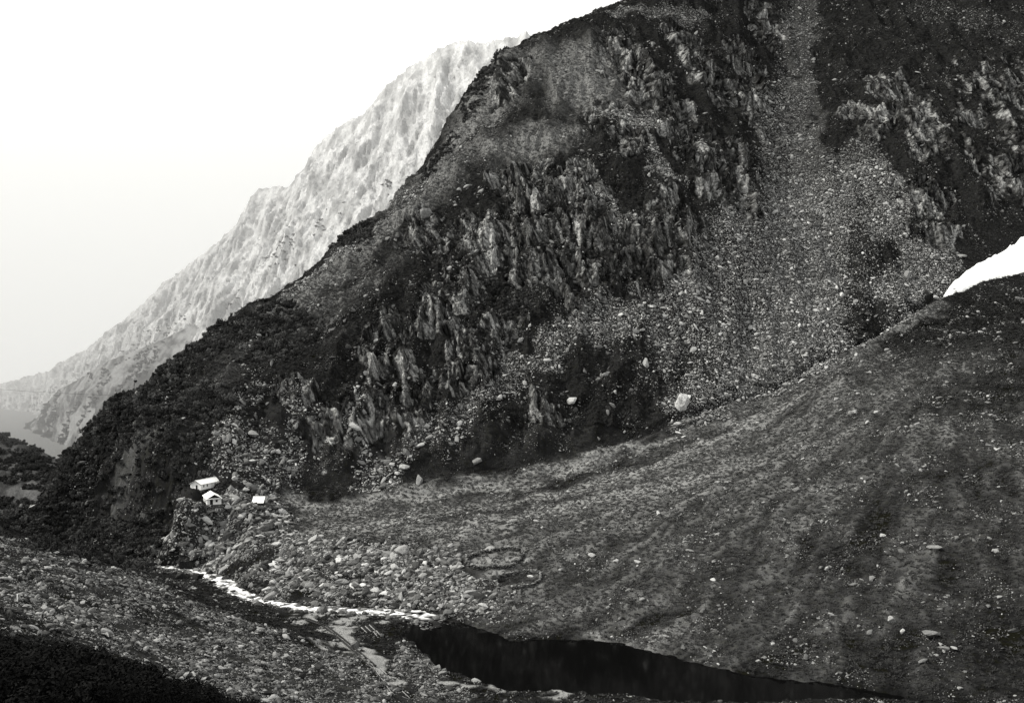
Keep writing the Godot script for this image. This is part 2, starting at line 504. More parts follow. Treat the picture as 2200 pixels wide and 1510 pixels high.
			if d < 440.0:
				# the stream's bed, the pool's basin and the huts' pads
				var ps := 1e9
				if d < 320.0 and x > -75.0 and d > 190.0: ps = pool_dist(x, d)
				var s := Vector4(1e9, 0, 0, 0)
				if x < -20.0 and d > 262.0: s = near_stream(x, d)
				if ps < 24.0:
					var e := ps + nw * 3.0 + fine * 1.2
					var shore := maxf(y, POOL_Y + 0.25 + e * 0.04) if s.x > s.z + 2.0 else y
					y = lerpf(POOL_Y - 0.6 - clampf(-e, 0.0, 14.0) * 0.2, shore, smoothstep(-1.0, 2.0, e))
				if s.x < 26.0:
					var edge := s.z * (1.0 + nw * 0.5)
					var up := maxf(s.x - edge, 0.0)
					var bank := clampf(y, s.y + 0.3 + up * 0.05, s.y + 0.5 + up * (0.13 if s.w > 0.0 else 0.7))
					if ps < 3.0: bank = y
					y = lerpf(minf(y, s.y - 0.9), lerpf(bank, y, smoothstep(16.0, 26.0, s.x)), smoothstep(edge - 1.2, edge + 2.0, s.x))
				for q in pads:
					var r := Vector2(x - q.x, d + q.z).length()
					if r < q.w + 6.0: y = lerpf(q.y, y, smoothstep(q.w, q.w + 6.0, r))
			var o := j * w + i
			P[o] = Vector3(x, y, -d) + nb * push
			# colours: earth, grass, rock
			var pn := n_patch.get_noise_2d(x, d)
			var pn2 := n_patch.get_noise_2d(x * 3.1 + 90.0, d * 3.1)
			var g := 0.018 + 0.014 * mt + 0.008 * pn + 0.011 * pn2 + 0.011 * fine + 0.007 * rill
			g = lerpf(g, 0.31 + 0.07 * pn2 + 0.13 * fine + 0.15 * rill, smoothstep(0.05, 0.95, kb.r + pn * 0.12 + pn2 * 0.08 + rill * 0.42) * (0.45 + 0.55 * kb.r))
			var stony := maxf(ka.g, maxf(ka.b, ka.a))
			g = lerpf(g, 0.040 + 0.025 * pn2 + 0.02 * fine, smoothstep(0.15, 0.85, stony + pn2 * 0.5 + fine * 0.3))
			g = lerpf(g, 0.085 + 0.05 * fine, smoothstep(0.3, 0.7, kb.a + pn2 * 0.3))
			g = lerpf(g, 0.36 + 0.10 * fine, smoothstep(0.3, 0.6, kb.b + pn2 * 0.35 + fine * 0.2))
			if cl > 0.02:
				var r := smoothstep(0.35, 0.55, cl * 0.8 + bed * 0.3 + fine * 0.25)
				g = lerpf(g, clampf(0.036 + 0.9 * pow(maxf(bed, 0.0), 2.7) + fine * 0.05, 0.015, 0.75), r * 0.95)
			g = maxf(g, 0.012)
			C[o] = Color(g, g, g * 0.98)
			KA[o] = ka
			KB[o] = kb
	for j in h:
		for i in w:
			var o := j * w + i
			var e := o - (1 if i == w - 1 else 0) - (w if j == h - 1 else 0)
			var l := P[e]
			var r := P[e + 1]
			var n := P[e]
			var f := P[e + w]
			N[o] = (r - l).cross(f - n).normalized()
	var I := PackedInt32Array()
	I.resize((w - 1) * (h - 1) * 6)
	var k := 0
	for j in h - 1:
		for i in w - 1:
			var o := j * w + i
			I[k] = o
			I[k + 1] = o + w
			I[k + 2] = o + 1
			I[k + 3] = o + 1
			I[k + 4] = o + w
			I[k + 5] = o + w + 1
			k += 6
	var arr := []
	arr.resize(Mesh.ARRAY_MAX)
	arr[Mesh.ARRAY_VERTEX] = P
	arr[Mesh.ARRAY_NORMAL] = N
	arr[Mesh.ARRAY_COLOR] = C
	arr[Mesh.ARRAY_INDEX] = I
	var am := ArrayMesh.new()
	am.add_surface_from_arrays(Mesh.PRIMITIVE_TRIANGLES, arr)
	var o := part(called, am, mat)
	tag(o, {"hillside_foreground": "near hillside falling away below the viewer", "valley_ground": "ground of the ravine, the terrace and the grassy fan", "mountainside": "dark rocky lower mountainside with cliffs and scree", "upper_mountainside": "upper rocky mountainside above the cliffs"}[called], "ground" if called.contains("ground") else "mountain", "", "structure")
	patches.append({"w": w, "h": h, "x0": x0, "x1": x1, "d0": d0, "d1": d1, "sx": sx, "sd": sd, "P": P, "N": N, "KA": KA, "KB": KB, "node": o})

func spot(pt: Dictionary, fx: float, fd: float) -> Vector3:
	var w: int = pt.w
	var i := clampi(int(fx), 0, w - 2)
	var j := clampi(int(fd), 0, int(pt.h) - 2)
	var P: PackedVector3Array = pt.P
	var o := j * w + i
	return P[o].lerp(P[o + 1], fx - i).lerp(P[o + w].lerp(P[o + w + 1], fx - i), fd - j)

func surface_at(x: float, d: float) -> Vector3:
	for pt in patches:
		if d >= pt.d0 and d < pt.d1 and x >= pt.x0 and x < pt.x1:
			return spot(pt, (x - pt.x0) / pt.sx, (d - pt.d0) / pt.sd)
	return Vector3(x, ground(x, d), -d)

func on_ground(px: float, py: float) -> Vector3:
	var d := 70.0
	while d < 940.0:
		var q := at(px, py, d)
		if q.y < surface_at(q.x, d).y: return at(px, py, d)
		d += 0.5
	return at(px, py, 900.0)

# ------------------------------------------------------------------ rocks
func rock_mesh(s: int, stretch: Vector3, cuts := 11, fine := 2) -> ArrayMesh:
	rng.seed = s
	var planes := []
	for k in cuts:
		planes.append([Vector3(rng.randfn(), rng.randfn(), rng.randfn()).normalized(), rng.randf_range(0.42, 0.86)])
	var ph := (1.0 + sqrt(5.0)) / 2.0
	var v := [Vector3(-1, ph, 0), Vector3(1, ph, 0), Vector3(-1, -ph, 0), Vector3(1, -ph, 0), Vector3(0, -1, ph), Vector3(0, 1, ph), Vector3(0, -1, -ph), Vector3(0, 1, -ph), Vector3(ph, 0, -1), Vector3(ph, 0, 1), Vector3(-ph, 0, -1), Vector3(-ph, 0, 1)]
	var f := [[0, 11, 5], [0, 5, 1], [0, 1, 7], [0, 7, 10], [0, 10, 11], [1, 5, 9], [5, 11, 4], [11, 10, 2], [10, 7, 6], [7, 1, 8], [3, 9, 4], [3, 4, 2], [3, 2, 6], [3, 6, 8], [3, 8, 9], [4, 9, 5], [2, 4, 11], [6, 2, 10], [8, 6, 7], [9, 8, 1]]
	var tris := []
	for t in f: tris.append([v[t[0]].normalized(), v[t[1]].normalized(), v[t[2]].normalized()])
	for k in fine - 1:
		var more := []
		for t in tris:
			var ab: Vector3 = (t[0] + t[1]).normalized()
			var bc: Vector3 = (t[1] + t[2]).normalized()
			var ca: Vector3 = (t[2] + t[0]).normalized()
			more.append_array([[t[0], ab, ca], [ab, t[1], bc], [ca, bc, t[2]], [ab, bc, ca]])
		tris = more
	var n: FastNoiseLite = noise.stone
	var st := SurfaceTool.new()
	st.begin(Mesh.PRIMITIVE_TRIANGLES)
	st.set_smooth_group(-1)
	for t in tris:
		for q in [t[0], t[2], t[1]]:
			var r := 1.5
			for p in planes:
				var c: float = p[0].dot(q)
				if c > 0.05: r = minf(r, p[1] / c)
			r *= 1.0 + 0.07 * n.get_noise_3d(q.x * 90 + s, q.y * 90, q.z * 90)
			st.add_vertex(q * r * stretch)
	st.generate_normals()
	return st.commit()

func multi(called: String, mesh: Mesh, mat: Material, list: Array, parent: Node) -> void:
	if list.is_empty(): return
	var mm := MultiMesh.new()
	mm.transform_format = MultiMesh.TRANSFORM_3D
	mm.use_colors = true
	mm.mesh = mesh
	mm.instance_count = list.size()
	for i in list.size():
		mm.set_instance_transform(i, list[i][0])
		mm.set_instance_color(i, list[i][1])
	var o := MultiMeshInstance3D.new()
	o.name = called
	o.multimesh = mm
	o.material_override = mat
	o.set_meta("kind", "stuff")
	parent.add_child(o, true)

func tilt(n: Vector3, lean: float) -> Basis:   # upright on a slope, turned at random
	var up := (Vector3.UP.lerp(n, lean) + Vector3(rng.randfn(), rng.randfn(), rng.randfn()) * 0.16).normalized()
	var s := up.cross(Vector3(rng.randfn(), rng.randfn(), rng.randfn())).normalized()
	return Basis(s, up, s.cross(up))

var boulders := []     # candidates for single boulders: [picture size, transform, colour, mesh number, zone]

func in_view(q: Vector3, slack := 1.06) -> bool:
	var d := -q.z
	return d > 20.0 and absf(q.x / d) < 0.5206 * slack and absf(q.y / d) < 0.3573 * slack

func scatter_stones(tries: int, pt: Dictionary, which: int, ch: int, lo: float, hi: float, power: float, bright: Vector2, out: Array, least: float, zone: String, flat := 1.0) -> void:
	var K: PackedColorArray = pt.KA if which == 0 else pt.KB
	var N: PackedVector3Array = pt.N
	var w: int = pt.w
	var h: int = pt.h
	for k in tries:
		var fx := rng.randf() * (w - 1.001)
		var fd := rng.randf() * (h - 1.001)
		var o := int(fd) * w + int(fx)
		var m: float = K[o][ch] if ch >= 0 else 1.0
		if ch < 0:
			m = 0.42 + 1.7 * noise.patch.get_noise_2d(fx * pt.sx * 1.6, fd * pt.sd * 1.6)
		elif ch == 3:
			m *= 0.25 + 0.75 * smoothstep(-0.3, 0.12, noise.patch.get_noise_2d(fx * pt.sx * 3.0, fd * pt.sd * 2.0))
		if m < least or rng.randf() > m * m: continue
		var p := spot(pt, fx, fd)
		if not in_view(p): continue
		if near_pad(p): continue
		if pt.KB[o].b > 0.35 and rng.randf() < 0.93: continue
		if p.z > -320.0 and p.x > -70.0 and p.x < 120.0 and p.y < POOL_Y + 0.15: continue
		var s := minf(lo * pow(1.0 - rng.randf() * 0.999, -1.0 / power), hi)
		var b := tilt(N[o], 0.7).scaled_local(Vector3(s * rng.randf_range(0.75, 1.6), s * flat * rng.randf_range(0.4, 1.1), s * rng.randf_range(0.55, 1.1)))
		var g := lerpf(bright.x, bright.y, pow(rng.randf(), 1.6))
		if rng.randf() < 0.35: g *= 0.5
		var v := rng.randi() % 6
		var t := Transform3D(b, p + N[o] * s * rng.randf_range(0.0, 0.3))
		var c := grey(g)
		if s / -p.z > 0.0034: boulders.append([s / -p.z, t, c, v, zone])
		out[v].append([t, c])

# where something is, said by the nearest thing that one can find in the picture
var fold := Vector3.ZERO     # the middle of the round enclosure

const LANDMARKS := [["the upper hut", 432, 1040], ["the lower hut", 447, 1070], ["the shed", 555, 1077], ["the round enclosure", 1060, 1205], ["the smaller enclosure", 1115, 1252], ["the largest boulder", 1467, 862], ["the snow patch", 2130, 575], ["the white staff", 36, 1295], ["the iron pipes", 750, 1390], ["the log row", 792, 1350], ["the footbridge", 480, 1252], ["the end of the pool", 1900, 1490], ["the head of the pool", 890, 1340], ["the slender skyline tree", 287, 825], ["the bushy ridge tree", 345, 795], ["the broad ridge tree", 236, 872], ["the upright boulder", 1386, 780], ["the wide grey boulder", 2000, 1360], ["the slanted slab", 2014, 1176], ["the thicket", 250, 1450], ["the cable", 160, 838], ["the two white boulders", 1802, 630], ["the tip of the wood", 60, 1110]]

func beside(q: Vector3) -> String:
	var p := Vector2(1100.0 + q.x / -q.z * F, 755.0 - q.y / -q.z * F)
	var best := 1e9
	var name_of := ""
	var off := Vector2.ZERO
	for l in LANDMARKS:
		var e := p - Vector2(l[1], l[2])
		if e.length() < best:
			best = e.length()
			name_of = l[0]
			off = e
	var way: String = ["right of", "below right of", "below", "below left of", "left of", "above left of", "above", "above right of"][posmod(roundi(off.angle() / (PI / 4.0)), 8)]
	return ("close " if best < 55.0 else ("far " if best > 170.0 else "")) + way + " " + name_of

func near_pad(p: Vector3) -> bool:
	if Vector2(p.x - fold.x, (p.z - fold.z) * 0.8).length() < 11.0: return true
	for q in pads:
		if Vector2(p.x - q.x, p.z - q.z).length() < q.w + 0.6: return true
	return false

func scatter_stream(out: Array) -> void:   # dark wet stones along and in the stream
	for k in 2400:
		var i := rng.randi() % (stream_pts.size() - 1)
		var a := stream_pts[i].lerp(stream_pts[i + 1], rng.randf())
		var dir := stream_pts[i + 1] - stream_pts[i]
		var side := dir.cross(Vector3.UP).normalized()
		var off := rng.randfn() * 1.3 + (stream_wide[i] + 0.6) * (1.0 if rng.randf() < 0.5 else -1.0)
		if rng.randf() < 0.24: off = rng.randf_range(-3.0, 3.0)
		var p := a + side * off
		var g := surface_at(p.x, -p.z)
		var s := minf(0.5 * pow(1.0 - rng.randf() * 0.999, -1.0 / 2.4), 2.2)
		out[k % 6].append([Transform3D(tilt(Vector3.UP, 1.0).scaled_local(Vector3(s * 1.2, s * 0.8, s)), Vector3(p.x, maxf(g.y, a.y - 0.3) + s * 0.1, p.z)), grey(rng.randf_range(0.03, 0.3))])

# ------------------------------------------------------------------ _ready
func _ready() -> void:
	var t0 := Time.get_ticks_msec()
	rng.seed = 71
	make_camera_and_light()
	noise = {"warp": noise_of(3, 0.045, 3), "rib": noise_of(5, 0.022, 4, true), "mid": noise_of(8, 0.07, 4), "fine": noise_of(12, 0.32, 3), "beds": noise_of(17, 0.34, 3), "patch": noise_of(21, 0.03, 4), "stone": noise_of(31, 0.02, 2), "rill": noise_of(61, 0.11, 4), "crop": noise_of(63, 0.05, 4), "cell": noise_of(66, 0.045, 1)}
	noise.grit = noise_of(70, 0.3, 4)
	noise.block = noise_of(68, 0.2, 1)
	noise.block.noise_type = FastNoiseLite.TYPE_CELLULAR
	noise.block.cellular_return_type = FastNoiseLite.RETURN_CELL_VALUE
	noise.cell.noise_type = FastNoiseLite.TYPE_CELLULAR
	noise.cell.cellular_return_type = FastNoiseLite.RETURN_CELL_VALUE
	for c in [[965, 1336, 277], [880, 1322, 289], [760, 1318, 291], [640, 1309, 298], [530, 1287, 315], [480, 1252, 340], [420, 1230, 362], [330, 1217, 377], [230, 1199, 401], [175, 1193, 418]]:
		stream_pts.append(at(c[0], c[1], c[2]))
	var levels := [-76.97, -76.98, -77.2, -77.9, -79.1, -80.1, -81.1, -82.2, -84.0, -85.0]
	for i in stream_pts.size():
		stream_pts[i].y = levels[i]
	stream_wide = PackedFloat32Array([5.0, 4.2, 3.4, 2.2, 2.7, 3.4, 3.2, 1.9, 2.0, 2.2])
	for c in [[640, 1073, 414], [780, 1068, 416], [900, 1057, 418], [1050, 1037, 422], [1200, 1002, 428], [1300, 972, 432], [1380, 946, 436], [1500, 899, 447], [1640, 853, 465], [1750, 792, 483], [1860, 733, 502], [1960, 673, 520], [2035, 632, 535]]:
		var q := at(c[0], c[1], c[2])
		channel.append(Vector2(q.x, -q.z))
	for c in [[2040, 630, 536], [2120, 575, 549], [2200, 540, 560], [2280, 505, 570]]:
		var q := at(c[0], c[1], c[2])
		snow_line.append(Vector2(q.x, -q.z))
	for c in [[895, 1318], [1000, 1345], [1100, 1374], [1330, 1379], [1440, 1414], [1620, 1450], [1760, 1470], [1900, 1490], [1960, 1502], [1500, 1508], [1300, 1489], [1100, 1482], [1000, 1455], [940, 1425], [898, 1395], [866, 1340]]:
		var q := at(c[0], c[1], POOL_Y * F / (755.0 - c[1]))
		pool_poly.append(Vector2(q.x, -q.z))
	for c in [[426, 1049, 401, 5.5], [444, 1081, 387, 5.5], [555, 1084, 389, 4.0]]:
		var q := at(c[0], c[1], c[2])
		pads.append(Vector4(q.x, q.y, q.z, c[3]))
	solve_ground()
	print("ground ", Time.get_ticks_msec() - t0)
	make_cover()
	print("cover ", Time.get_ticks_msec() - t0)
	make_materials()
	make_patch("hillside_foreground", -150, 130, 2.0, -30, 121, 2.0, M.ground)
	make_patch("valley_ground", -270, 250, 0.78, 120, 441, 0.72, M.ground)
	make_patch("mountainside", -260, 340, 0.6, 440, 621, 0.45, M.mountain)
	make_patch("upper_mountainside", -95, 450, 0.8, 620, 900, 0.6, M.mountain)
	print("patches ", Time.get_ticks_msec() - t0)
	make_water()
	make_stones()
	print("stones ", Time.get_ticks_msec() - t0)
	make_slabs()
	make_bushes()
	make_grass()
	print("plants ", Time.get_ticks_msec() - t0)
	make_objects()
	print("objects ", Time.get_ticks_msec() - t0)
	make_far()
	order_labels()
	print("done ", Time.get_ticks_msec() - t0)

func make_materials() -> void:
	var g := std(0, 0.95, true)
	g.albedo_texture = noise_tex(41, 0.02, 0.5, 1.0, 6, 1024)
	g.uv1_triplanar = true
	g.uv1_world_triplanar = true
	g.uv1_scale = Vector3(0.09, 0.09, 0.09)
	g.normal_enabled = true
	g.normal_texture = noise_tex(43, 0.008, 0, 1, 6, 1024, true, 18.0)
	g.normal_scale = 1.0
	M.ground = g
	var mg: StandardMaterial3D = g.duplicate()
	mg.uv1_scale = Vector3(0.07, 0.028, 0.07)
	mg.albedo_texture = noise_tex(53, 0.02, 0.3, 1.0, 6, 1024)
	mg.normal_texture = noise_tex(54, 0.02, 0, 1, 6, 1024, true, 26.0)
	M.mountain = mg
	var r := std(0, 0.9, true)
	r.albedo_texture = noise_tex(47, 0.02, 0.6, 1.0, 4, 512)
	r.uv1_triplanar = true
	r.uv1_scale = Vector3(0.7, 0.7, 0.7)
	r.normal_enabled = true
	r.normal_texture = noise_tex(48, 0.05, 0, 1, 4, 512, true, 10.0)
	M.stone = r
	var cr: StandardMaterial3D = r.duplicate()
	cr.uv1_scale = Vector3(1.2, 0.35, 1.2)
	M.cliff = cr
	var wtr := std(0.002, 0.06)
	wtr.metallic_specular = 0.12
	M.pool = wtr
	M.foam = std(0, 0.5, true)
	M.leaves = std(0, 0.8, true)
	for k in 4:
		M["leaf%d" % k] = std([0.02, 0.03, 0.06, 0.025][k], 0.9)
		M["leaf%d" % k].metallic_specular = 0.0
	M.bark = std(0.05)
	M.white = std(0.72, 0.7)
	M.roof = std(0.74, 0.6)
	M.dark = std(0.012, 0.6)
	M.timber = std(0.05, 0.85)
	M.pale_timber = std(0.22, 0.85)
	M.iron = std(0.02, 0.5)
	M.snow = std(0.86, 0.8)
	M.rocks = []
	for k in 10:
		var q: StandardMaterial3D = r.duplicate()
		q.vertex_color_use_as_albedo = false
		q.albedo_color = grey([0.05, 0.09, 0.13, 0.17, 0.22, 0.27, 0.33, 0.4, 0.56, 0.74][k]).linear_to_srgb()
		M.rocks.append(q)
	M.sand = std(0.26)
	M.sand.albedo_texture = noise_tex(57, 0.02, 0.4, 1.0, 6, 1024)
	M.sand.uv1_triplanar = true
	M.sand.uv1_world_triplanar = true
	M.sand.uv1_scale = Vector3(0.012, 0.012, 0.012)
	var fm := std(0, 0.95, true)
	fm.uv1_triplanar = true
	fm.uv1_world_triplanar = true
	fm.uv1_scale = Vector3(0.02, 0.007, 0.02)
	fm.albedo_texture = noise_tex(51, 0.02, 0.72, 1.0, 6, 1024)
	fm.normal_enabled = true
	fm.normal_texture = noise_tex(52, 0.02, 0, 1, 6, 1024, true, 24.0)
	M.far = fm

func make_water() -> void:
	var st := SurfaceTool.new()
	st.begin(Mesh.PRIMITIVE_TRIANGLES)
	for q in [Vector3(-34, 0, -300), Vector3(110, 0, -300), Vector3(110, 0, -205), Vector3(-34, 0, -300), Vector3(110, 0, -205), Vector3(-34, 0, -205)]:
		st.set_normal(Vector3.UP)
		st.add_vertex(q + Vector3(0, POOL_Y, 0))
	tag(part("pool", st.commit(), M.pool), "still black pool at the foot of the grassy fan", "pool", "", "structure")
	# the stream: a ribbon along its bed, water and foam
	var curve := Curve3D.new()
	for i in stream_pts.size():
		var a := stream_pts[maxi(0, i - 1)]
		var b := stream_pts[mini(stream_pts.size() - 1, i + 1)]
		curve.add_point(stream_pts[i], (a - b) * 0.16, (b - a) * 0.16)
	var L := curve.get_baked_length()
	var n := int(L / 0.6)
	var nf := noise_of(77, 0.25, 4)
	var P := PackedVector3Array()
	var C := PackedColorArray()
	var I := PackedInt32Array()
	var w := 28
	for i in n + 1:
		var p := curve.sample_baked(L * i / n)
		var q := curve.sample_baked(minf(L, L * i / n + 0.5))
		var q0 := curve.sample_baked(maxf(0, L * i / n - 0.5))
		var s := (q - q0).normalized().cross(Vector3.UP).normalized()
		for j in w + 1:
			var o := (float(j) / w - 0.5) * 13.0
			var along := L * i / n
			var f := nf.get_noise_2d(along * 0.8, o * 1.1)
			var f2 := nf.get_noise_2d(along * 2.0 + 70, o * 2.6)
			P.append(p + s * o + Vector3(0, 0.02 + f * 0.25 + f2 * 0.15 + 0.05 - 0.35 * (1.0 - smoothstep(3.0, 9.0, along)), 0))
			var k := smoothstep(-0.35, 0.3, f * 0.8 + f2 * 0.6 + 0.22 - absf(o + f2 * 2.0) * 0.09) * smoothstep(6.0, 20.0, along + f * 14.0)
			var g := lerpf(0.03, 0.55 + 0.5 * clampf(f2 + f, -0.6, 0.6), k)
			C.append(Color(g, g, g))
	for i in n:
		for j in w:
			var o := i * (w + 1) + j
			I.append_array([o, o + 1, o + w + 1, o + 1, o + w + 2, o + w + 1])
	var arr := []
	arr.resize(Mesh.ARRAY_MAX)
	arr[Mesh.ARRAY_VERTEX] = P
	arr[Mesh.ARRAY_COLOR] = C
	arr[Mesh.ARRAY_INDEX] = I
	var am := ArrayMesh.new()
	am.add_surface_from_arrays(Mesh.PRIMITIVE_TRIANGLES, arr)
	var st2 := SurfaceTool.new()
	st2.create_from(am, 0)
	st2.generate_normals()
	tag(part("stream", st2.commit(), M.foam), "white mountain stream running left from the black pool", "stream", "", "structure")

func make_stones() -> void:
	stone_meshes = []
	fold = (on_ground(1060, 1187) + on_ground(1064, 1222)) * 0.5
	for k in 6:
		stone_meshes.append(rock_mesh(100 + k, Vector3(0.66, 0.52, 0.6), 13, 2))
	var out := [[], [], [], [], [], []]
	var valley: Dictionary = patches[1]
	var mount: Dictionary = patches[2]
	var upper: Dictionary = patches[3]
	rng.seed = 5
	scatter_stones(640000, mount, 0, 1, 0.31, 2.4, 2.7, Vector2(0.12, 0.8), out, 0.2, "scree")
	scatter_stones(420000, upper, 0, 1, 0.42, 3.0, 2.9, Vector2(0.1, 0.5), out, 0.2, "scree")
	scatter_stones(420000, valley, 0, 1, 0.42, 3.0, 2.2, Vector2(0.12, 0.8), out, 0.2, "scree")
	scatter_stones(2400000, valley, 0, 2, 0.32, 2.7, 2.4, Vector2(0.08, 0.62), out, 0.15, "moraine")
	scatter_stones(2600000, valley, 0, 3, 0.2, 1.35, 2.6, Vector2(0.06, 0.52), out, 0.15, "bank")
	scatter_stream(out)
	scatter_stones(460000, valley, 0, -1, 0.16, 1.5, 2.3, Vector2(0.16, 0.6), out, 0.0, "fan")
	scatter_stones(120000, mount, 0, -1, 0.28, 2.6, 2.3, Vector2(0.16, 0.55), out, 0.0, "slope")
	scatter_stones(80000, upper, 0, -1, 0.3, 2.6, 2.4, Vector2(0.16, 0.5), out, 0.0, "slope")
	boulders.sort_custom(func(a, b): return a[0] > b[0])
	var single := {}
	var says := {
		"scree": ["scree boulder", "boulders among the scree"],
		"moraine": ["bank boulder", "boulders of the bank above the stream"],
		"bank": ["rubble block", "blocks on the near bank"],
		"fan": ["fan boulder", "boulders scattered over the fan"],
		"slope": ["hillside boulder", "boulders on the mountainside"]}
	for i in mini(250, boulders.size()):
		var c: Array = boulders[i]
		single[c[1]] = true
		var o := part("boulder", stone_meshes[c[3]], M.rocks[clampi(int(c[2].r * 17.0), 0, 9)])
		o.transform = c[1]
		var size: String = "large" if c[0] > 0.0062 else ("middling" if c[0] > 0.0047 else "small")
		tag(o, "%s %s %s, %s" % [size, "dark" if c[2].r < 0.13 else ("grey" if c[2].r < 0.27 else "pale"), says[c[4]][0], beside(c[1].origin)], "boulder", says[c[4]][1])
	for k in 6: out[k] = out[k].filter(func(a): return not single.has(a[0]))
	var root := thing("scree", Vector3.ZERO)
	tag(root, "loose grey scree and rubble stones over the slopes and banks", "scree", "", "stuff")
	var total := 0
	for k in 6:
		total += out[k].size()
		multi("stones", stone_meshes[k], M.stone, out[k], root)
	print("stones: ", total, " large: ", boulders.size())

var stone_meshes := []
var slab_meshes := []
var bush_meshes := []

# slabs of bedrock standing out of the cliffs
func make_slabs() -> void:
	for k in 5:
		slab_meshes.append(rock_mesh(300 + k, Vector3(0.5, 0.8, 0.45), 13, 2))
	var out := [[], [], [], [], []]
	rng.seed = 9
	for pt in [patches[1], patches[2], patches[3]]:
		var K: PackedColorArray = pt.KA
		var N: PackedVector3Array = pt.N
		var w: int = pt.w
		for k in (60000 if pt == patches[2] else (40000 if pt == patches[3] else 12000)):
			var fx := rng.randf() * (w - 1.001)
			var fd: float = rng.randf() * (pt.h - 1.001)
			var o := int(fd) * w + int(fx)
			var m := K[o].r
			if m < 0.3 or rng.randf() > m * 0.75: continue
			if N[o].y > 0.9 or rng.randf() < N[o].y * 0.5: continue
			var p := spot(pt, fx, fd)
			if not in_view(p): continue
			if noise.beds.get_noise_3d(p.x + p.y * 0.28, p.y * 0.22, p.z * 0.45) < -0.02: continue
			var s := minf(0.4 * pow(1.0 - rng.randf() * 0.999, -1.0 / 2.1), 2.6)
			var up := (Vector3(-0.2, 0.85, -0.55) + N[o] * 0.1 + Vector3(rng.randfn(), rng.randfn(), rng.randfn()) * 0.3).normalized()
			var side := up.cross(Vector3(rng.randfn() * 0.5, 0, 1)).normalized()
			var b := Basis(side, up, side.cross(up)).scaled_local(Vector3(s * rng.randf_range(0.7, 1.5), s * rng.randf_range(0.7, 1.8), s))
			var g := rng.randf_range(0.06, 0.38)
			if rng.randf() < 0.4: g *= 0.4
			elif rng.randf() < 0.2: g *= 1.6
			out[rng.randi() % 5].append([Transform3D(b, p - N[o] * s * rng.randf_range(0.1, 0.45)), grey(g)])
	var root := thing("cliff_rock", Vector3.ZERO)
	tag(root, "broken rock slabs standing out of the dark cliffs", "rock", "", "stuff")
	var total := 0
	for k in 5:
		total += out[k].size()
		multi("slabs", slab_meshes[k], M.cliff, out[k], root)
	print("slabs: ", total)

# ------------------------------------------------------------------ plants
func crown_mesh(s: int, leaves: int, leaf: float, lobes := 7, tall := 0.8) -> ArrayMesh:
	rng.seed = s
	var ball := []
	for k in lobes:
		ball.append([Vector3(rng.randf_range(-0.8, 0.8), rng.randf_range(0.1, 1.0) * tall, rng.randf_range(-0.8, 0.8)), rng.randf_range(0.2, 0.5)])
	var st := SurfaceTool.new()
	st.begin(Mesh.PRIMITIVE_TRIANGLES)
	st.set_smooth_group(-1)
	for k in leaves:
		var b: Array = ball[k % lobes]
		var n := Vector3(rng.randfn(), rng.randfn() * 0.9 + 0.25, rng.randfn()).normalized()
		var p: Vector3 = b[0] + n * b[1] * rng.randf_range(0.55, 1.08)
		n = (n + Vector3(rng.randfn(), rng.randfn(), rng.randfn()) * 0.45).normalized()
		var u := n.cross(Vector3(rng.randfn(), rng.randfn(), rng.randfn())).normalized() * leaf * rng.randf_range(0.6, 1.3)
		var v := n.cross(u).normalized() * leaf * rng.randf_range(0.35, 0.7)
		for q in [p - u, p + v, p + u, p - u, p + u, p - v]:
			st.add_vertex(q)
	st.generate_normals()
	return st.commit()

func stem_mesh(h: float, r: float, lean: float) -> ArrayMesh:
	var st := SurfaceTool.new()
	st.begin(Mesh.PRIMITIVE_TRIANGLES)
	var limbs := [[Vector3(0, -0.4, 0), Vector3(lean * 0.5, h * 0.55, 0), r, r * 0.7], [Vector3(lean * 0.5, h * 0.55, 0), Vector3(lean, h, 0.05), r * 0.7, r * 0.25], [Vector3(lean * 0.4, h * 0.45, 0), Vector3(lean + 0.35, h * 0.85, 0.2), r * 0.5, r * 0.2], [Vector3(lean * 0.3, h * 0.35, 0), Vector3(lean - 0.4, h * 0.8, -0.2), r * 0.5, r * 0.2]]
	for l in limbs:
		tube_to(st, l[0], l[1], l[2], l[3], 6)
	st.generate_normals()
	return st.commit()

func tube_to(st: SurfaceTool, a: Vector3, b: Vector3, ra: float, rb: float, n := 8) -> void:
	var up := (b - a).normalized()
	var s := up.cross(Vector3(0.3, 0.1, 1)).normalized()
	var t := s.cross(up)
	for k in n:
		var c0 := s * cos(TAU * k / n) + t * sin(TAU * k / n)
		var c1 := s * cos(TAU * (k + 1) / n) + t * sin(TAU * (k + 1) / n)
		for q in [a + c0 * ra, b + c0 * rb, b + c1 * rb, a + c0 * ra, b + c1 * rb, a + c1 * ra, a, a + c0 * ra, a + c1 * ra, b, b + c1 * rb, b + c0 * rb]:
			st.add_vertex(q)

func tube(a: Vector3, b: Vector3, ra: float, rb := -1.0, n := 8) -> ArrayMesh:
	var st := SurfaceTool.new()
	st.begin(Mesh.PRIMITIVE_TRIANGLES)
	tube_to(st, a, b, ra, ra if rb < 0 else rb, n)
	st.generate_normals()
	return st.commit()

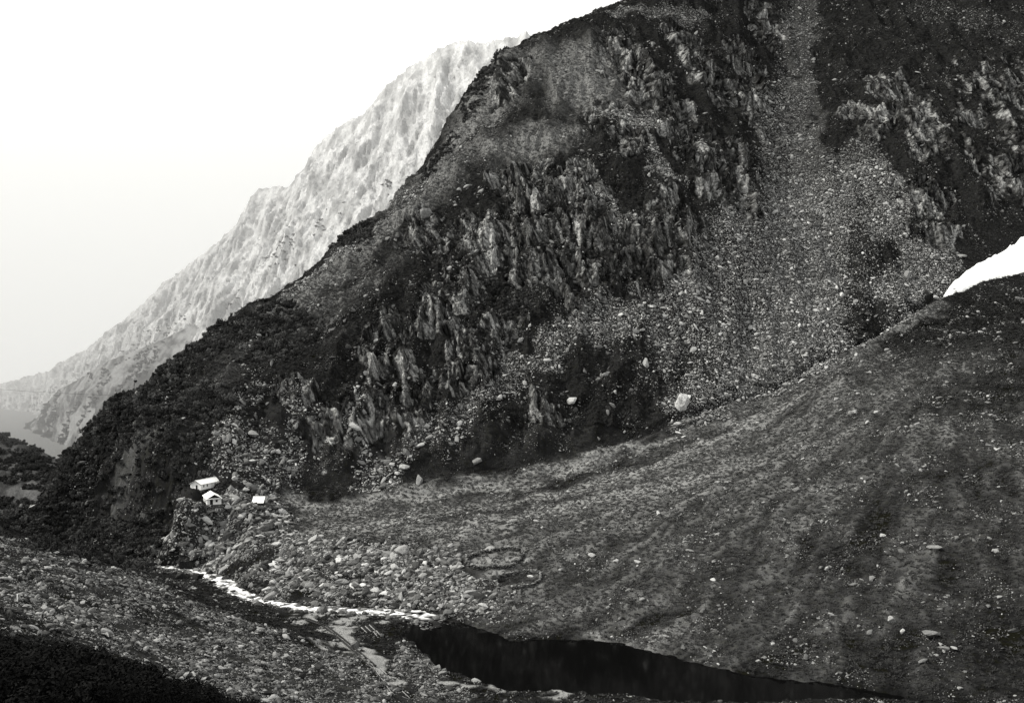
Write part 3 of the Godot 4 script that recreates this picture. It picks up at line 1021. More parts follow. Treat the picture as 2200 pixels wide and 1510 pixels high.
func make_bushes() -> void:
	for k in 4:
		bush_meshes.append(crown_mesh(500 + k, 420, 0.17, 6 + k, 0.75 + 0.15 * k))
	var stem := stem_mesh(0.9, 0.07, 0.12)
	var proto := []
	for k in 4:
		var o := Node3D.new()
		o.name = "bush"
		var c := part("foliage", bush_meshes[k], M["leaf%d" % k], o)
		part("stem", stem, M.bark, o)
		proto.append(o)
	var cand := []
	rng.seed = 13
	for pt in [patches[1], patches[2], patches[3]]:
		var K: PackedColorArray = pt.KB
		var N: PackedVector3Array = pt.N
		var w: int = pt.w
		for k in 90000:
			var fx := rng.randf() * (w - 1.001)
			var fd: float = rng.randf() * (pt.h - 1.001)
			var o := int(fd) * w + int(fx)
			var m := K[o].g
			if m < 0.2 or rng.randf() > m: continue
			var p := spot(pt, fx, fd)
			if not in_view(p): continue
			if noise.patch.get_noise_2d(p.x * 2.0, p.z * 2.0) < (-0.6 if pt == patches[1] else -0.34): continue
			if noise.fine.get_noise_2d(p.x, p.z) < -0.1: continue
			var s := rng.randf_range(0.7, 2.1) * (1.45 if rng.randf() < 0.2 else 1.0)
			var b := Basis(Vector3.UP, rng.randf() * TAU).scaled(Vector3(s, s * rng.randf_range(0.6, 1.5), s * rng.randf_range(0.7, 1.2)))
			cand.append([s / -p.z, Transform3D(b, p - Vector3(0, 0.15 * s, 0)), grey(rng.randf_range(0.02, 0.05) if rng.randf() < 0.7 else rng.randf_range(0.05, 0.1)), rng.randi() % 4])
	cand.sort_custom(func(a, b): return a[0] > b[0])
	var out := [[], [], [], []]
	for i in cand.size():
		var c: Array = cand[i]
		if i < 230:
			var o: Node3D = proto[c[3]].duplicate()
			o.name = "bush"
			add_child(o, true)
			o.transform = c[1]
			var size: String = "large" if c[1].basis.x.length() > 2.3 else "middling"
			tag(o, "%s %s bush, %s" % [size, ["black", "dark", "pale-leaved", "dull"][c[3]], beside(c[1].origin)], "bush", "bushes on the wooded slope")
		else:
			out[c[3]].append([c[1], c[2]])
	var root := thing("scrub", Vector3.ZERO)
	tag(root, "dark scrub covering the wooded ridge", "scrub", "", "stuff")
	for k in 4:
		multi("foliage", bush_meshes[k], M.leaves, out[k], root)
	for o in proto: o.free()
	print("bushes: ", cand.size())

func tuft_mesh(s: int) -> ArrayMesh:
	rng.seed = s
	var st := SurfaceTool.new()
	st.begin(Mesh.PRIMITIVE_TRIANGLES)
	st.set_smooth_group(-1)
	for k in 14:
		var a := rng.randf() * TAU
		var o := Vector3(cos(a), 0, sin(a))
		var s0 := o.cross(Vector3.UP) * 0.07
		var p0 := o * rng.randf_range(0.02, 0.3) - Vector3(0, 0.1, 0)
		var p1 := p0 + o * 0.22 + Vector3(0, rng.randf_range(0.25, 0.5), 0)
		var p2 := p1 + o * rng.randf_range(0.2, 0.45) + Vector3(0, rng.randf_range(-0.2, 0.08), 0)
		for q in [p0 - s0, p0 + s0, p1 + s0, p0 - s0, p1 + s0, p1 - s0, p1 - s0, p1 + s0, p2]:
			st.add_vertex(q)
	st.generate_normals()
	return st.commit()

func make_grass() -> void:
	var meshes := [tuft_mesh(700), tuft_mesh(701), tuft_mesh(702)]
	var out := [[], [], []]
	rng.seed = 15
	for pt in [patches[1], patches[2], patches[3]]:
		var KA: PackedColorArray = pt.KA
		var KB: PackedColorArray = pt.KB
		var N: PackedVector3Array = pt.N
		var w: int = pt.w
		for k in (140000 if pt == patches[1] else 150000):
			var fx := rng.randf() * (w - 1.001)
			var fd: float = rng.randf() * (pt.h - 1.001)
			var o := int(fd) * w + int(fx)
			if rng.randf() < maxf(maxf(KA[o].g, KA[o].b), maxf(KA[o].a, maxf(KB[o].b, KB[o].a))) * 1.4: continue
			if N[o].y < 0.45: continue
			var p := spot(pt, fx, fd)
			if not in_view(p): continue
			if p.z > -325.0 and p.x > -75.0 and p.x < 120.0 and p.y < POOL_Y + 0.25: continue
			var s := rng.randf_range(0.5, 1.3)
			var down := Vector3(N[o].x, 0, N[o].z)
			var up := (N[o] * 0.6 + Vector3.UP * 0.5 + down * 0.5).normalized()
			var side := up.cross(Vector3(rng.randfn(), rng.randfn(), rng.randfn())).normalized()
			var b := Basis(side, up, side.cross(up)).scaled_local(Vector3(s, s * 0.8, s))
			var g := rng.randf_range(0.015, 0.04) + 0.07 * KB[o].r * rng.randf()
			out[rng.randi() % 3].append([Transform3D(b, p), grey(g)])
	var root := thing("grass", Vector3.ZERO)
	tag(root, "short dark mountain grass tufts", "grass", "", "stuff")
	for k in 3:
		multi("tufts", meshes[k], M.leaves, out[k], root)

# ------------------------------------------------------------------ far country
func loft(called: String, crest: Array, foot: Array, nu: int, nv: int, amp: float, pale: Vector2, s: int) -> MeshInstance3D:
	var cc := Curve3D.new()
	var fc := Curve3D.new()
	for q in crest: cc.add_point(at(q[0], q[1], q[2]))
	for q in foot: fc.add_point(at(q[0], q[1], q[2]))
	var L := cc.get_baked_length()
	var n1 := noise_of(s, 0.006, 5, true)
	var n2 := noise_of(s + 1, 0.03, 4)
	var n3 := noise_of(s + 2, 0.05, 5, true)
	var n4 := noise_of(s + 3, 0.02, 5, true)
	var P := PackedVector3Array()
	var C := PackedColorArray()
	var I := PackedInt32Array()
	for j in nv + 4:
		var v := (j - 4) / float(nv - 1)
		for i in nu:
			var u := i / float(nu - 1)
			var a := cc.sample_baked(u * L)
			var b := fc.sample_baked(u * fc.get_baked_length())
			var p := a.lerp(b, v) if v >= 0 else a + Vector3(-30, -120, -130) * -v * 18.0
			var r := n1.get_noise_2d(u * L * 0.8, v * 260.0)
			var m := n2.get_noise_3d(p.x * 0.7, p.y * 0.35, p.z * 0.4)
			var f := n3.get_noise_3d(p.x * 1.2, p.y * 0.3, p.z * 0.4) - 0.35
			var k := smoothstep(-0.1, 0.2, v) * 0.65 + 0.35
			var e := n4.get_noise_3d(p.x * 1.3, p.y * 0.35, p.z * 0.5)
			var fv := (u * L + p.y * 0.35 + m * 16.0) / 26.0
			var fr := (fv - floorf(fv)) - 0.5
			var fi := floorf(fv)
			fv = (u * L + p.y * 0.2 + m * 12.0) / 9.0
			fr += 0.4 * (fv - floorf(fv) - 0.5)
			var tone := n2.get_noise_2d(fi * 40.0, p.y * 0.5) + 0.6 * n2.get_noise_2d(floorf(fv) * 40.0 + 500.0, p.y)
			p += Vector3(0, 0.55, 0.85) * (fr * amp * 0.26 + r * amp + m * amp * 0.12 + f * amp * 0.10 + (e - 0.3) * amp * 0.12) * k
			P.append(p)
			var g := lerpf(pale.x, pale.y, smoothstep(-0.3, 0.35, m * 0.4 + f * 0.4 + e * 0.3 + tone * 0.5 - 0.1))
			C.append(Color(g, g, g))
	for j in nv + 3:
		for i in nu - 1:
			var o := j * nu + i
			I.append_array([o, o + 1, o + nu, o + 1, o + nu + 1, o + nu])
	var arr := []
	arr.resize(Mesh.ARRAY_MAX)
	arr[Mesh.ARRAY_VERTEX] = P
	arr[Mesh.ARRAY_COLOR] = C
	arr[Mesh.ARRAY_INDEX] = I
	var am := ArrayMesh.new()
	am.add_surface_from_arrays(Mesh.PRIMITIVE_TRIANGLES, arr)
	var st := SurfaceTool.new()
	st.create_from(am, 0)
	st.generate_normals()
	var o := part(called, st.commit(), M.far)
	tag(o, {"distant_mountain": "mountain behind the dark ridge, haze partly put into its pale colour", "valley_spur": "pale spur coming down to the far valley floor", "wooded_hill": "small dark wooded hill at the far left"}[called], "hill" if called == "wooded_hill" else "mountain", "", "structure")
	far_fields.append([P, nu, nv + 4])
	return o

var far_fields := []

func make_far() -> void:
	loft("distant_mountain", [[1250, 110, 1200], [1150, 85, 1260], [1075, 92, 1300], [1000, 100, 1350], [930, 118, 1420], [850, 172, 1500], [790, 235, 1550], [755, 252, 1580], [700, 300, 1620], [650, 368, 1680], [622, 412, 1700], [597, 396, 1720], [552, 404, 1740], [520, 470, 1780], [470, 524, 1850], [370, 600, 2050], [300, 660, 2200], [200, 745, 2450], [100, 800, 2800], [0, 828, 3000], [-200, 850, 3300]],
		[[1400, 900, 1000], [1200, 880, 1000], [1000, 880, 1010], [800, 880, 1050], [650, 890, 1100], [500, 900, 1180], [420, 930, 1250], [330, 955, 1330], [250, 965, 1450], [160, 965, 1650], [95, 945, 2000], [40, 930, 2500], [-200, 930, 2800]], 820, 360, 30.0, Vector2(0.38, 0.75), 900)  # rock tones lifted towards white to stand in for part of the haze
	loft("valley_spur", [[420, 700, 1500], [330, 735, 1520], [250, 770, 1560], [190, 800, 1600], [150, 826, 1650], [125, 838, 1700], [104, 865, 1750], [84, 890, 1800], [40, 935, 1900]],
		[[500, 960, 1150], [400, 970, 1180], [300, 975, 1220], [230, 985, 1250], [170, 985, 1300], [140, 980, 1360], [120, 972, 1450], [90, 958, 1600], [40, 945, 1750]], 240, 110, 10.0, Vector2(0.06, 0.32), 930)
	loft("wooded_hill", [[-300, 850, 1000], [-100, 905, 960], [0, 930, 920], [30, 946, 900], [80, 966, 880], [130, 990, 860], [200, 1020, 840]],
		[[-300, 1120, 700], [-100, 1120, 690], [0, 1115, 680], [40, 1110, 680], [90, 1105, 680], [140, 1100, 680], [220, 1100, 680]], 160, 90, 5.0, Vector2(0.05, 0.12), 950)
	var st := SurfaceTool.new()
	st.begin(Mesh.PRIMITIVE_TRIANGLES)
	for q in [Vector3(-6000, -260, -8000), Vector3(3000, -260, -8000), Vector3(800, -118, -560), Vector3(-6000, -260, -8000), Vector3(800, -118, -560), Vector3(-1500, -118, -560)]:
		st.add_vertex(q)
	st.generate_normals()
	tag(part("valley_floor", st.commit(), M.sand), "pale floor of the far valley at the left edge", "valley", "", "structure")
	# trees and scrub far off
	rng.seed = 21
	var out := [[], [], [], []]
	for e in [[0, 4500, 1.2, 3.4, 0.4, 1.0], [1, 2500, 2.0, 4.5, 0.05, 1.0], [2, 1100, 2.0, 4.4, 0.0, 0.95]]:
		var P: PackedVector3Array = far_fields[e[0]][0]
		var nu: int = far_fields[e[0]][1]
		var nv: int = far_fields[e[0]][2]
		for k in e[1]:
			var v: float = 4 + (nv - 6) * rng.randf_range(e[4], e[5])
			var p: Vector3 = P[int(v) * nu + 2 + rng.randi() % (nu - 4)]
			if noise.patch.get_noise_2d(p.x * 0.4, p.z * 0.4 + p.y * 0.6) < (0.12 if e[0] < 2 else -0.15): continue
			var s := rng.randf_range(e[2], e[3])
			out[k % 4].append([Transform3D(Basis(Vector3.UP, rng.randf() * TAU).scaled(Vector3(s, s, s)), p + Vector3(rng.randf_range(-4, 4), -0.5, 0)), grey(rng.randf_range(0.02, 0.045))])
	var blocks := [[], [], [], [], []]
	for k in 4000:
		var P: PackedVector3Array = far_fields[0][0]
		var nu: int = far_fields[0][1]
		var p: Vector3 = P[rng.randi_range(4, 300) * nu + 2 + rng.randi() % (nu - 4)]
		if noise.patch.get_noise_2d(p.x * 0.4 + 99, p.y * 0.25) < -0.05: continue
		var s := minf(2.0 * pow(1.0 - rng.randf() * 0.999, -0.45), 9.0)
		var up := Vector3(rng.randfn() * 0.25, 0.85, -0.5 + rng.randfn() * 0.25).normalized()
		var side := up.cross(Vector3(rng.randfn() * 0.5, 0, 1)).normalized()
		blocks[k % 5].append([Transform3D(Basis(side, up, side.cross(up)).scaled_local(Vector3(s, s * rng.randf_range(0.8, 2.6), s)), p + Vector3(0, -0.35 * s, -0.4 * s)), grey(rng.randf_range(0.4, 0.65))])
	var crag := thing("distant_crags", Vector3.ZERO)
	tag(crag, "pale broken rocks on the hazy mountain", "rock", "", "stuff")
	for k in 5: multi("rocks", stone_meshes[k], M.cliff, blocks[k], crag)
	var root := thing("distant_scrub", Vector3.ZERO)
	tag(root, "scrub dotted over the distant slopes", "scrub", "", "stuff")
	for k in 4:
		multi("foliage", bush_meshes[k], M.leaves, out[k], root)
	mist_bank("mist", Vector3(-3200, -300, -3000), Vector3(130, 560, -830), 0.0005, "thin bright mist filling the far valley")

# ------------------------------------------------------------------ built things
func prism(poly: PackedVector2Array, z0: float, z1: float) -> ArrayMesh:   # an outline in x and y, pulled along z
	var st := SurfaceTool.new()
	st.begin(Mesh.PRIMITIVE_TRIANGLES)
	st.set_smooth_group(-1)
	var t := Geometry2D.triangulate_polygon(poly)
	for k in range(0, t.size(), 3):
		for q in [t[k], t[k + 1], t[k + 2]]: st.add_vertex(Vector3(poly[q].x, poly[q].y, z1))
		for q in [t[k], t[k + 2], t[k + 1]]: st.add_vertex(Vector3(poly[q].x, poly[q].y, z0))
	var n := poly.size()
	for k in n:
		var a := poly[k]
		var b := poly[(k + 1) % n]
		for q in [Vector3(a.x, a.y, z0), Vector3(b.x, b.y, z0), Vector3(b.x, b.y, z1), Vector3(a.x, a.y, z0), Vector3(b.x, b.y, z1), Vector3(a.x, a.y, z1)]: st.add_vertex(q)
	st.generate_normals()
	return st.commit()

func place(called: String, mesh: Mesh, mat: Material, parent: Node, where: Vector3, turn := Vector3.ZERO) -> MeshInstance3D:
	var o := part(called, mesh, mat, parent)
	o.position = where
	o.rotation = turn
	return o

func opening(h: Node3D, called: String, where: Vector3, w: float, t: float, side: bool) -> void:
	# a dark door or window leaf set in a white frame on a wall; «side» when the wall runs along the hut
	var turn := Vector3(0, PI / 2, 0) if side else Vector3.ZERO
	var o := place(called, box_mesh(Vector3(w, t, 0.06)), M.dark, h, where, turn)
	for e in [-1, 1]:
		place("frame", box_mesh(Vector3(0.08, t + 0.16, 0.1)), M.white, o, Vector3(e * (w * 0.5 + 0.04), 0, 0))
	place("frame", box_mesh(Vector3(w, 0.08, 0.1)), M.white, o, Vector3(0, t * 0.5 + 0.04, 0))
	if called == "window":
		place("sill", box_mesh(Vector3(w + 0.2, 0.06, 0.2)), M.white, o, Vector3(0, -t * 0.5 - 0.03, 0))

func hut(where: Vector3, turn: float, W: float, L: float, H: float, rise: float, over: float) -> Node3D:
	# the origin is the middle of the front gable's foot; the hut runs back along -z
	var h := thing("hut", where, turn)
	var x := W * 0.5
	place("foundation", box_mesh(Vector3(W + 0.3, 1.6, L + 0.3)), M.rocks[2], h, Vector3(0, -0.72, -L * 0.5))
	for e in [-1, 1]:
		place("wall", box_mesh(Vector3(0.16, H, L - 0.324)), M.white, h, Vector3(e * (x - 0.08), H * 0.5 + 0.08, -L * 0.5))
	var gable := PackedVector2Array([Vector2(-x, 0.08), Vector2(x, 0.08), Vector2(x, H + 0.08), Vector2(0, H + rise + 0.08), Vector2(-x, H + 0.08)])
	part("wall", prism(gable, -0.16, 0.0), M.white, h)
	part("wall", prism(gable, -L, -L + 0.16), M.white, h)
	var slope := atan2(rise, x)
	var run := x / cos(slope) + over
	for e in [-1, 1]:
		var mid := Vector3(e * run * 0.5 * cos(slope), H + rise + 0.2 - run * 0.5 * sin(slope), -L * 0.5)
		var r := place("roof", box_mesh(Vector3(run, 0.07, L + over * 2.0)), M.roof, h, mid, Vector3(0, 0, -e * slope))
		place("bargeboard", box_mesh(Vector3(run, 0.16, 0.05)), M.timber, r, Vector3(0, -0.12, L * 0.5 + over + 0.03))
	place("ridge_cap", box_mesh(Vector3(0.3, 0.06, L + over * 2.0)), M.roof, h, Vector3(0, H + rise + 0.24, -L * 0.5))
	return h

func make_objects() -> void:
	# the upper hut
	var base := Vector3(pads[0].x, pads[0].y, pads[0].z)
	var a := at(419.5, 1052.2, 396)
	a.y = base.y
	var h := hut(a, -0.35, 5.2, 13.6, 2.25, 1.35, 0.35)
	tag(h, "long white hut on the terrace, the upper of the two gabled huts", "hut")
	opening(h, "door", Vector3(0.55, 1.08, 0.02), 0.9, 1.9, false)
	for z in [-1.7, -3.9, -9.2]: opening(h, "window", Vector3(2.62, 1.55, z), 0.75, 0.95, true)
	place("drainpipe", tube(Vector3(0, 0, 0), Vector3(0, 2.2, 0), 0.07), M.pale_timber, h, Vector3(2.72, 0.05, -6.9))
	# the lower hut with its sheltered front
	base = Vector3(pads[1].x, pads[1].y, pads[1].z)
	a = at(459.5, 1084.0, 383.0)
	a.y = base.y
	h = hut(a, 0.433, 5.4, 10.6, 2.35, 1.5, 0.45)
	tag(h, "white hut with painted gable shadow, lower of the two gabled huts", "hut")
	part("gable_shade", prism(PackedVector2Array([Vector2(-2.35, 2.62), Vector2(2.35, 2.62), Vector2(0, 3.85)]), 0.0, 0.08), M.dark, h)  # dark sheet standing in for the shadow inside the open gable
	place("porch_roof", box_mesh(Vector3(5.6, 0.08, 0.9)), M.roof, h, Vector3(0, 2.46, 0.42), Vector3(0.22, 0, 0))
	opening(h, "door", Vector3(-1.05, 1.1, 0.03), 1.15, 1.95, false)
	opening(h, "window", Vector3(0.9, 1.5, 0.03), 0.8, 0.95, false)
	opening(h, "door", Vector3(-2.72, 1.1, -7.9), 1.2, 1.95, true)
	opening(h, "door", Vector3(-2.72, 1.1, -4.3), 1.2, 1.95, true)
	opening(h, "window", Vector3(-2.72, 1.4, -1.7), 1.2, 1.05, true)
	# the small store
	a = Vector3(pads[2].x, pads[2].y, pads[2].z) + Vector3(0, 0, 1.6)
	h = thing("shed", a, 0.02)
	tag(h, "low shed with one white sloping roof, right of the huts", "shed")
	place("wall", box_mesh(Vector3(4.3, 1.0, 0.14)), M.timber, h, Vector3(0, 0.4, 0))
	place("wall", box_mesh(Vector3(4.3, 2.9, 0.14)), M.timber, h, Vector3(0, 1.35, -2.9))
	for e in [-1, 1]:
		place("wall", prism(PackedVector2Array([Vector2(0.075, -0.1), Vector2(2.825, -0.1), Vector2(2.825, 2.75), Vector2(0.075, 0.85)]), -0.07, 0.07), M.timber, h, Vector3(e * 2.08, 0, 0), Vector3(0, PI / 2, 0))
	place("roof", box_mesh(Vector3(4.7, 0.07, 3.95)), M.roof, h, Vector3(0, 1.95, -1.4), Vector3(0.59, 0, 0))
	# named boulders
	for b in [[1467, 878, 36, 42, 9, "largest pale angular boulder at the foot of the scree chute"], [1453, 872, 12, 12, 7, "smaller pale block leaning left of the largest boulder"], [1386, 792, 15, 24, 8, "tall pale boulder standing upright on the dark slope below the scree"], [1300, 812, 18, 15, 6, "grey boulder on the dark grass left of the upright boulder"], [1797, 624, 10, 11, 9, "upper of two white boulders on the fine gravel chute"], [1808, 640, 14, 13, 9, "lower of two white boulders on the fine gravel chute"], [1701, 581, 11, 9, 9, "lone white boulder in the middle of the gravel chute"], [1228, 868, 22, 16, 8, "pale boulder lying on the dark grass near a low outcrop"], [1053, 1181, 30, 9, 7, "long flat boulder just above the round stone enclosure"], [968, 1177, 16, 8, 8, "low pale boulder left of the long flat boulder"], [866, 1190, 28, 20, 7, "biggest boulder on the crest of the boulder bank"], [1062, 1244, 18, 16, 5, "rounded boulder standing between the two stone enclosures"], [1272, 1198, 20, 9, 8, "flat pale boulder on the fan, right of the enclosures"], [1835, 890, 22, 11, 8, "pale pair-topped boulder high on the grassy fan"], [1916, 1337, 17, 16, 7, "round pale boulder low on the right of the fan"], [2000, 1368, 34, 18, 5, "wide grey boulder at the lower right of the fan"], [2014, 1182, 24, 14, 6, "slanted pale slab on the right of the fan"], [2138, 1186, 20, 8, 7, "flat pale boulder near the right edge of the fan"], [1711, 1056, 22, 10, 5, "grey boulder in the middle of the fan"], [900, 1038, 18, 18, 7, "rounded pale boulder where the dark slope meets the meadow"], [1030, 995, 20, 16, 5, "grey boulder on the dark slope above the meadow"], [310, 1132, 34, 26, 1, "huge dark boulder on the slope below and left of the huts"], [388, 1242, 25, 14, 0, "dark wet boulder in the stream, the left of two"], [424, 1246, 30, 16, 0, "dark wet boulder in the stream, the right of two"], [495, 1055, 13, 15, 6, "upright pale boulder just right of the upper hut"], [600, 1121, 13, 7, 9, "white flat rock at the edge of the meadow"], [575, 1140, 34, 18, 1, "large dark boulder where the boulder bank meets the meadow"], [600, 1136, 12, 16, 5, "upright grey boulder beside the large dark boulder"], [920, 472, 34, 20, 6, "big pale block perched on the skyline spur"], [1140, 1240, 16, 6, 9, "white flat rock above the lower stone enclosure"], [762, 1395, 26, 18, 3, "rounded dark boulder on the near bank beside the pipes"], [95, 1318, 20, 16, 7, "pale block in the rubble at the far left"], [1950, 600, 20, 22, 6, "pale leaning block on the dark slope right of the gravel chute"], [2067, 553, 20, 7, 7, "flat pale boulder above the snow patch"], [2010, 641, 14, 9, 9, "white rock below the tip of the snow patch"]]:
		var p := on_ground(b[0], b[1])
		var k: float = -p.z / F
		var o := part("boulder", rock_mesh(1000 + int(b[0]), Vector3(0.55, 0.55, 0.5), 14, 3), M.rocks[b[4]])
		var w: float = b[2] * k * 1.08
		var t: float = b[3] * k * 1.2
		o.transform = Transform3D(Basis(Vector3.UP, b[0] * 0.7).scaled(Vector3(w, t, w)), p + Vector3(0, t * 0.32, 0))
		tag(o, b[5], "boulder")
	# dry stone enclosures
	ring(on_ground(1060, 1187), on_ground(1064, 1222), 9.2, 96, 1.3, "round dry stone enclosure with pale trodden floor on the fan", 0.0, TAU)
	ring(on_ground(1120, 1233), on_ground(1110, 1266), 6.8, 66, 0.9, "smaller ruined dry stone enclosure below the round one", -1.9, 3.6)
	# pipes, poles and boards on the near bank
	var run := []
	for q in [[661, 1333], [697, 1346], [735, 1376], [772, 1407], [803, 1434]]: run.append(on_ground(q[0], q[1]))
	for e in [[-0.45, "dark iron pipe along the pale track, the left of two"], [0.45, "dark iron pipe along the pale track, the right of two"]]:
		var o := thing("pipe", run[0])
		for k in run.size() - 1:
			var s: Vector3 = (run[k + 1] - run[k]).cross(Vector3.UP).normalized() * e[0]
			part("pipe_length", tube(run[k] - run[0] + s + Vector3(0, 0.3, 0), run[k + 1] - run[0] + s + Vector3(0, 0.3, 0), 0.24), M.iron, o)
			var c := place("collar", tube(Vector3(0, 0, -0.15), Vector3(0, 0, 0.15), 0.31), M.iron, o, run[k + 1] - run[0] + s + Vector3(0, 0.3, 0))
			c.look_at_from_position(c.position, c.position + (run[k + 1] - run[k]), Vector3.UP) if c.is_inside_tree() else null
		tag(o, e[1], "pipe", "iron pipes on the near bank")
	for l in [[803, 1436, 839, 1488, "long thin pole lying below the pipes, the upper length"], [839, 1489, 879, 1505, "long thin pole lying below the pipes, the lower length"], [816, 1437, 847, 1466, "thin pale pole right of the pipe ends"], [864, 1487, 881, 1503, "short thin pole at the bottom of the bank"], [755, 1362, 775, 1391, "dark beam lying across the pale track"]]:
		var p := on_ground(l[0], l[1]) + Vector3(0, 0.25, 0)
		var q := on_ground(l[2], l[3]) + Vector3(0, 0.25, 0)
		var thick := 0.22 if l[0] == 755 else 0.1
		var o := part("pole", tube(Vector3.ZERO, q - p, thick, thick * 0.8), M.dark if l[0] == 755 else M.pale_timber)
		o.position = p
		tag(o, l[4], "pole")
	for k in 9:
		var p := on_ground(776 + k * 2.9, 1350 - k * 0.9 + (k % 3) * 0.8) + Vector3(0, 0.25, 0)
		var q := on_ground(776 + k * 2.9 + 12, 1350 - k * 0.9 + 12) + Vector3(0, 0.3, 0)
		var o := part("log", tube(Vector3.ZERO, q - p, 0.17, 0.13), M.dark if k % 3 else M.pale_timber)
		o.position = p
		tag(o, "thin trimmed log beside the stream, %s of the long row" % ["first from the left", "second from the left", "third from the left", "fourth from the left", "middle one", "fourth from the right", "third from the right", "second from the right", "first from the right"][k], "log", "logs laid out beside the stream")
	for k in 4:
		var p := on_ground(802 + k * 3.2, 1359 - k) + Vector3(0, 0.25, 0)
		var q := on_ground(802 + k * 3.2 + 8, 1359 - k + 10) + Vector3(0, 0.3, 0)
		var o := part("log", tube(Vector3.ZERO, q - p, 0.16, 0.12), M.dark if k % 2 else M.pale_timber)
		o.position = p
		tag(o, "short log below the long log row, %s of four" % ["leftmost", "second", "third", "rightmost"][k], "log", "short logs below the row")
	for l in [[668, 1333, 715, 1344, 0.5, "pale wide board lying at the head of the track"], [690, 1338, 728, 1345, 0.35, "dark board lying across the end of the pale board"]]:
		var p := on_ground(l[0], l[1]) + Vector3(0, 0.4, 0)
		var q := on_ground(l[2], l[3]) + Vector3(0, 0.4, 0)
		var o := part("board", box_mesh(Vector3(l[4] * 1.6, 0.12, p.distance_to(q))), M.pale_timber if l[0] == 668 else M.dark)
		o.look_at_from_position((p + q) * 0.5, q)
		tag(o, l[5], "board")
	# the plank bridge
	var p := on_ground(459, 1254) + Vector3(0, 0.7, 0)
	var q := on_ground(501, 1249) + Vector3(0, 0.7, 0)
	q.y = p.y + 0.2
	var fb := thing("footbridge", (p + q) * 0.5)
	for k in 3:
		var o := part("plank", box_mesh(Vector3(0.34, 0.14, p.distance_to(q) + 1.5)), M.dark, fb)
		o.look_at_from_position(Vector3.ZERO, q - p)
		o.position = Vector3(0, 0.01 * k, (k - 1) * 0.37)
	tag(fb, "narrow dark plank footbridge over the white water", "footbridge")
	# survey staff, cable
	p = on_ground(36, 1308)
	var staff := thing("survey_staff", p)
	part("rod", tube(Vector3(0, -0.3, 0), Vector3(0, 2.7, 0), 0.09), M.white, staff)
	part("foot", tube(Vector3(-0.4, 0.02, 0), Vector3(0.4, 0.12, 0), 0.12), M.white, staff)
	place("band", tube(Vector3(0, 0, 0), Vector3(0, 0.45, 0), 0.1), M.timber, staff, Vector3(0, 0.9, 0))
	tag(staff, "thin white staff standing in the rubble at the far left", "staff")
	var cab := SurfaceTool.new()
	cab.begin(Mesh.PRIMITIVE_TRIANGLES)
	p = at(262, 850, 478)
	q = at(-220, 808, 1150)
	for k in 24:
		var u := k / 24.0
		var v := (k + 1) / 24.0
		tube_to(cab, p.lerp(q, u) - Vector3(0, 14.0 * u * (1 - u), 0) - p, p.lerp(q, v) - Vector3(0, 14.0 * v * (1 - v), 0) - p, 0.06, 0.06, 5)
	cab.generate_normals()
	var cb := part("cable", cab.commit(), M.iron)
	cb.position = p
	tag(cb, "thin overhead cable running out across the valley from the ridge", "cable")
	# trees on the skyline
	var thin := crown_mesh(820, 260, 0.2, 4, 0.9)
	for t in [[287, 838, 5.2, 0.26, "slender lone tree with a small crown on the skyline"], [345, 803, 4.4, 0.62, "bushy tree standing above the scrub on the ridge"], [1078, 116, 3.6, 0.5, "small dark tree on the top of the ridge below the clouds"], [236, 880, 4.0, 0.7, "broad dark tree at the edge of the wooded ridge"], [565, 650, 3.4, 0.7, "dark bushy tree where the ridge begins to rise"]]:
		var b := on_ground(t[0], t[1] + 3)
		if b.z < -850: b = at(t[0], t[1], 720 if t[0] > 900 else 500)
		var o := thing("tree", b)
		part("trunk", stem_mesh(t[2] * 0.8, 0.13, 0.25), M.bark, o)
		var c := part("crown", thin, M.leaf0, o)
		var r: float = t[2] * t[3]
		c.scale = Vector3(r, r, r)
		c.position = Vector3(0.2, t[2] - r * 1.2, 0)
		tag(o, t[4], "tree")
	make_snow()
	make_foreground()

func ring(far: Vector3, near: Vector3, half: float, n: int, tall: float, label: String, a0: float, a1: float) -> void:
	var c := (far + near) * 0.5
	var deep := (far.z - near.z) * -0.5
	var o := thing("stone_enclosure", c)
	rng.seed = n
	for k in n * 3:
		var a := a0 + (a1 - a0) * (k % n + rng.randf() * 0.7) / n
		var x := c.x + cos(a) * half * rng.randf_range(0.96, 1.04)
		var d := -c.z + sin(a) * deep * rng.randf_range(0.96, 1.04)
		var y := surface_at(x, d).y + 0.1 + tall * (k / n) * 0.42
		var s := rng.randf_range(0.75, 1.2) * (1.0 - 0.1 * (k / n))
		var b := part("stone", stone_meshes[k % 6], M.rocks[rng.randi_range(0, 3) if k < n * 2 else rng.randi_range(2, 7)], o)  # top course paler than those below, lit tops put into the colour
		b.transform = Transform3D(tilt(Vector3.UP, 1.0).scaled_local(Vector3(s, s * 0.8, s)), Vector3(x, y, -d) - c)
	tag(o, label, "enclosure")

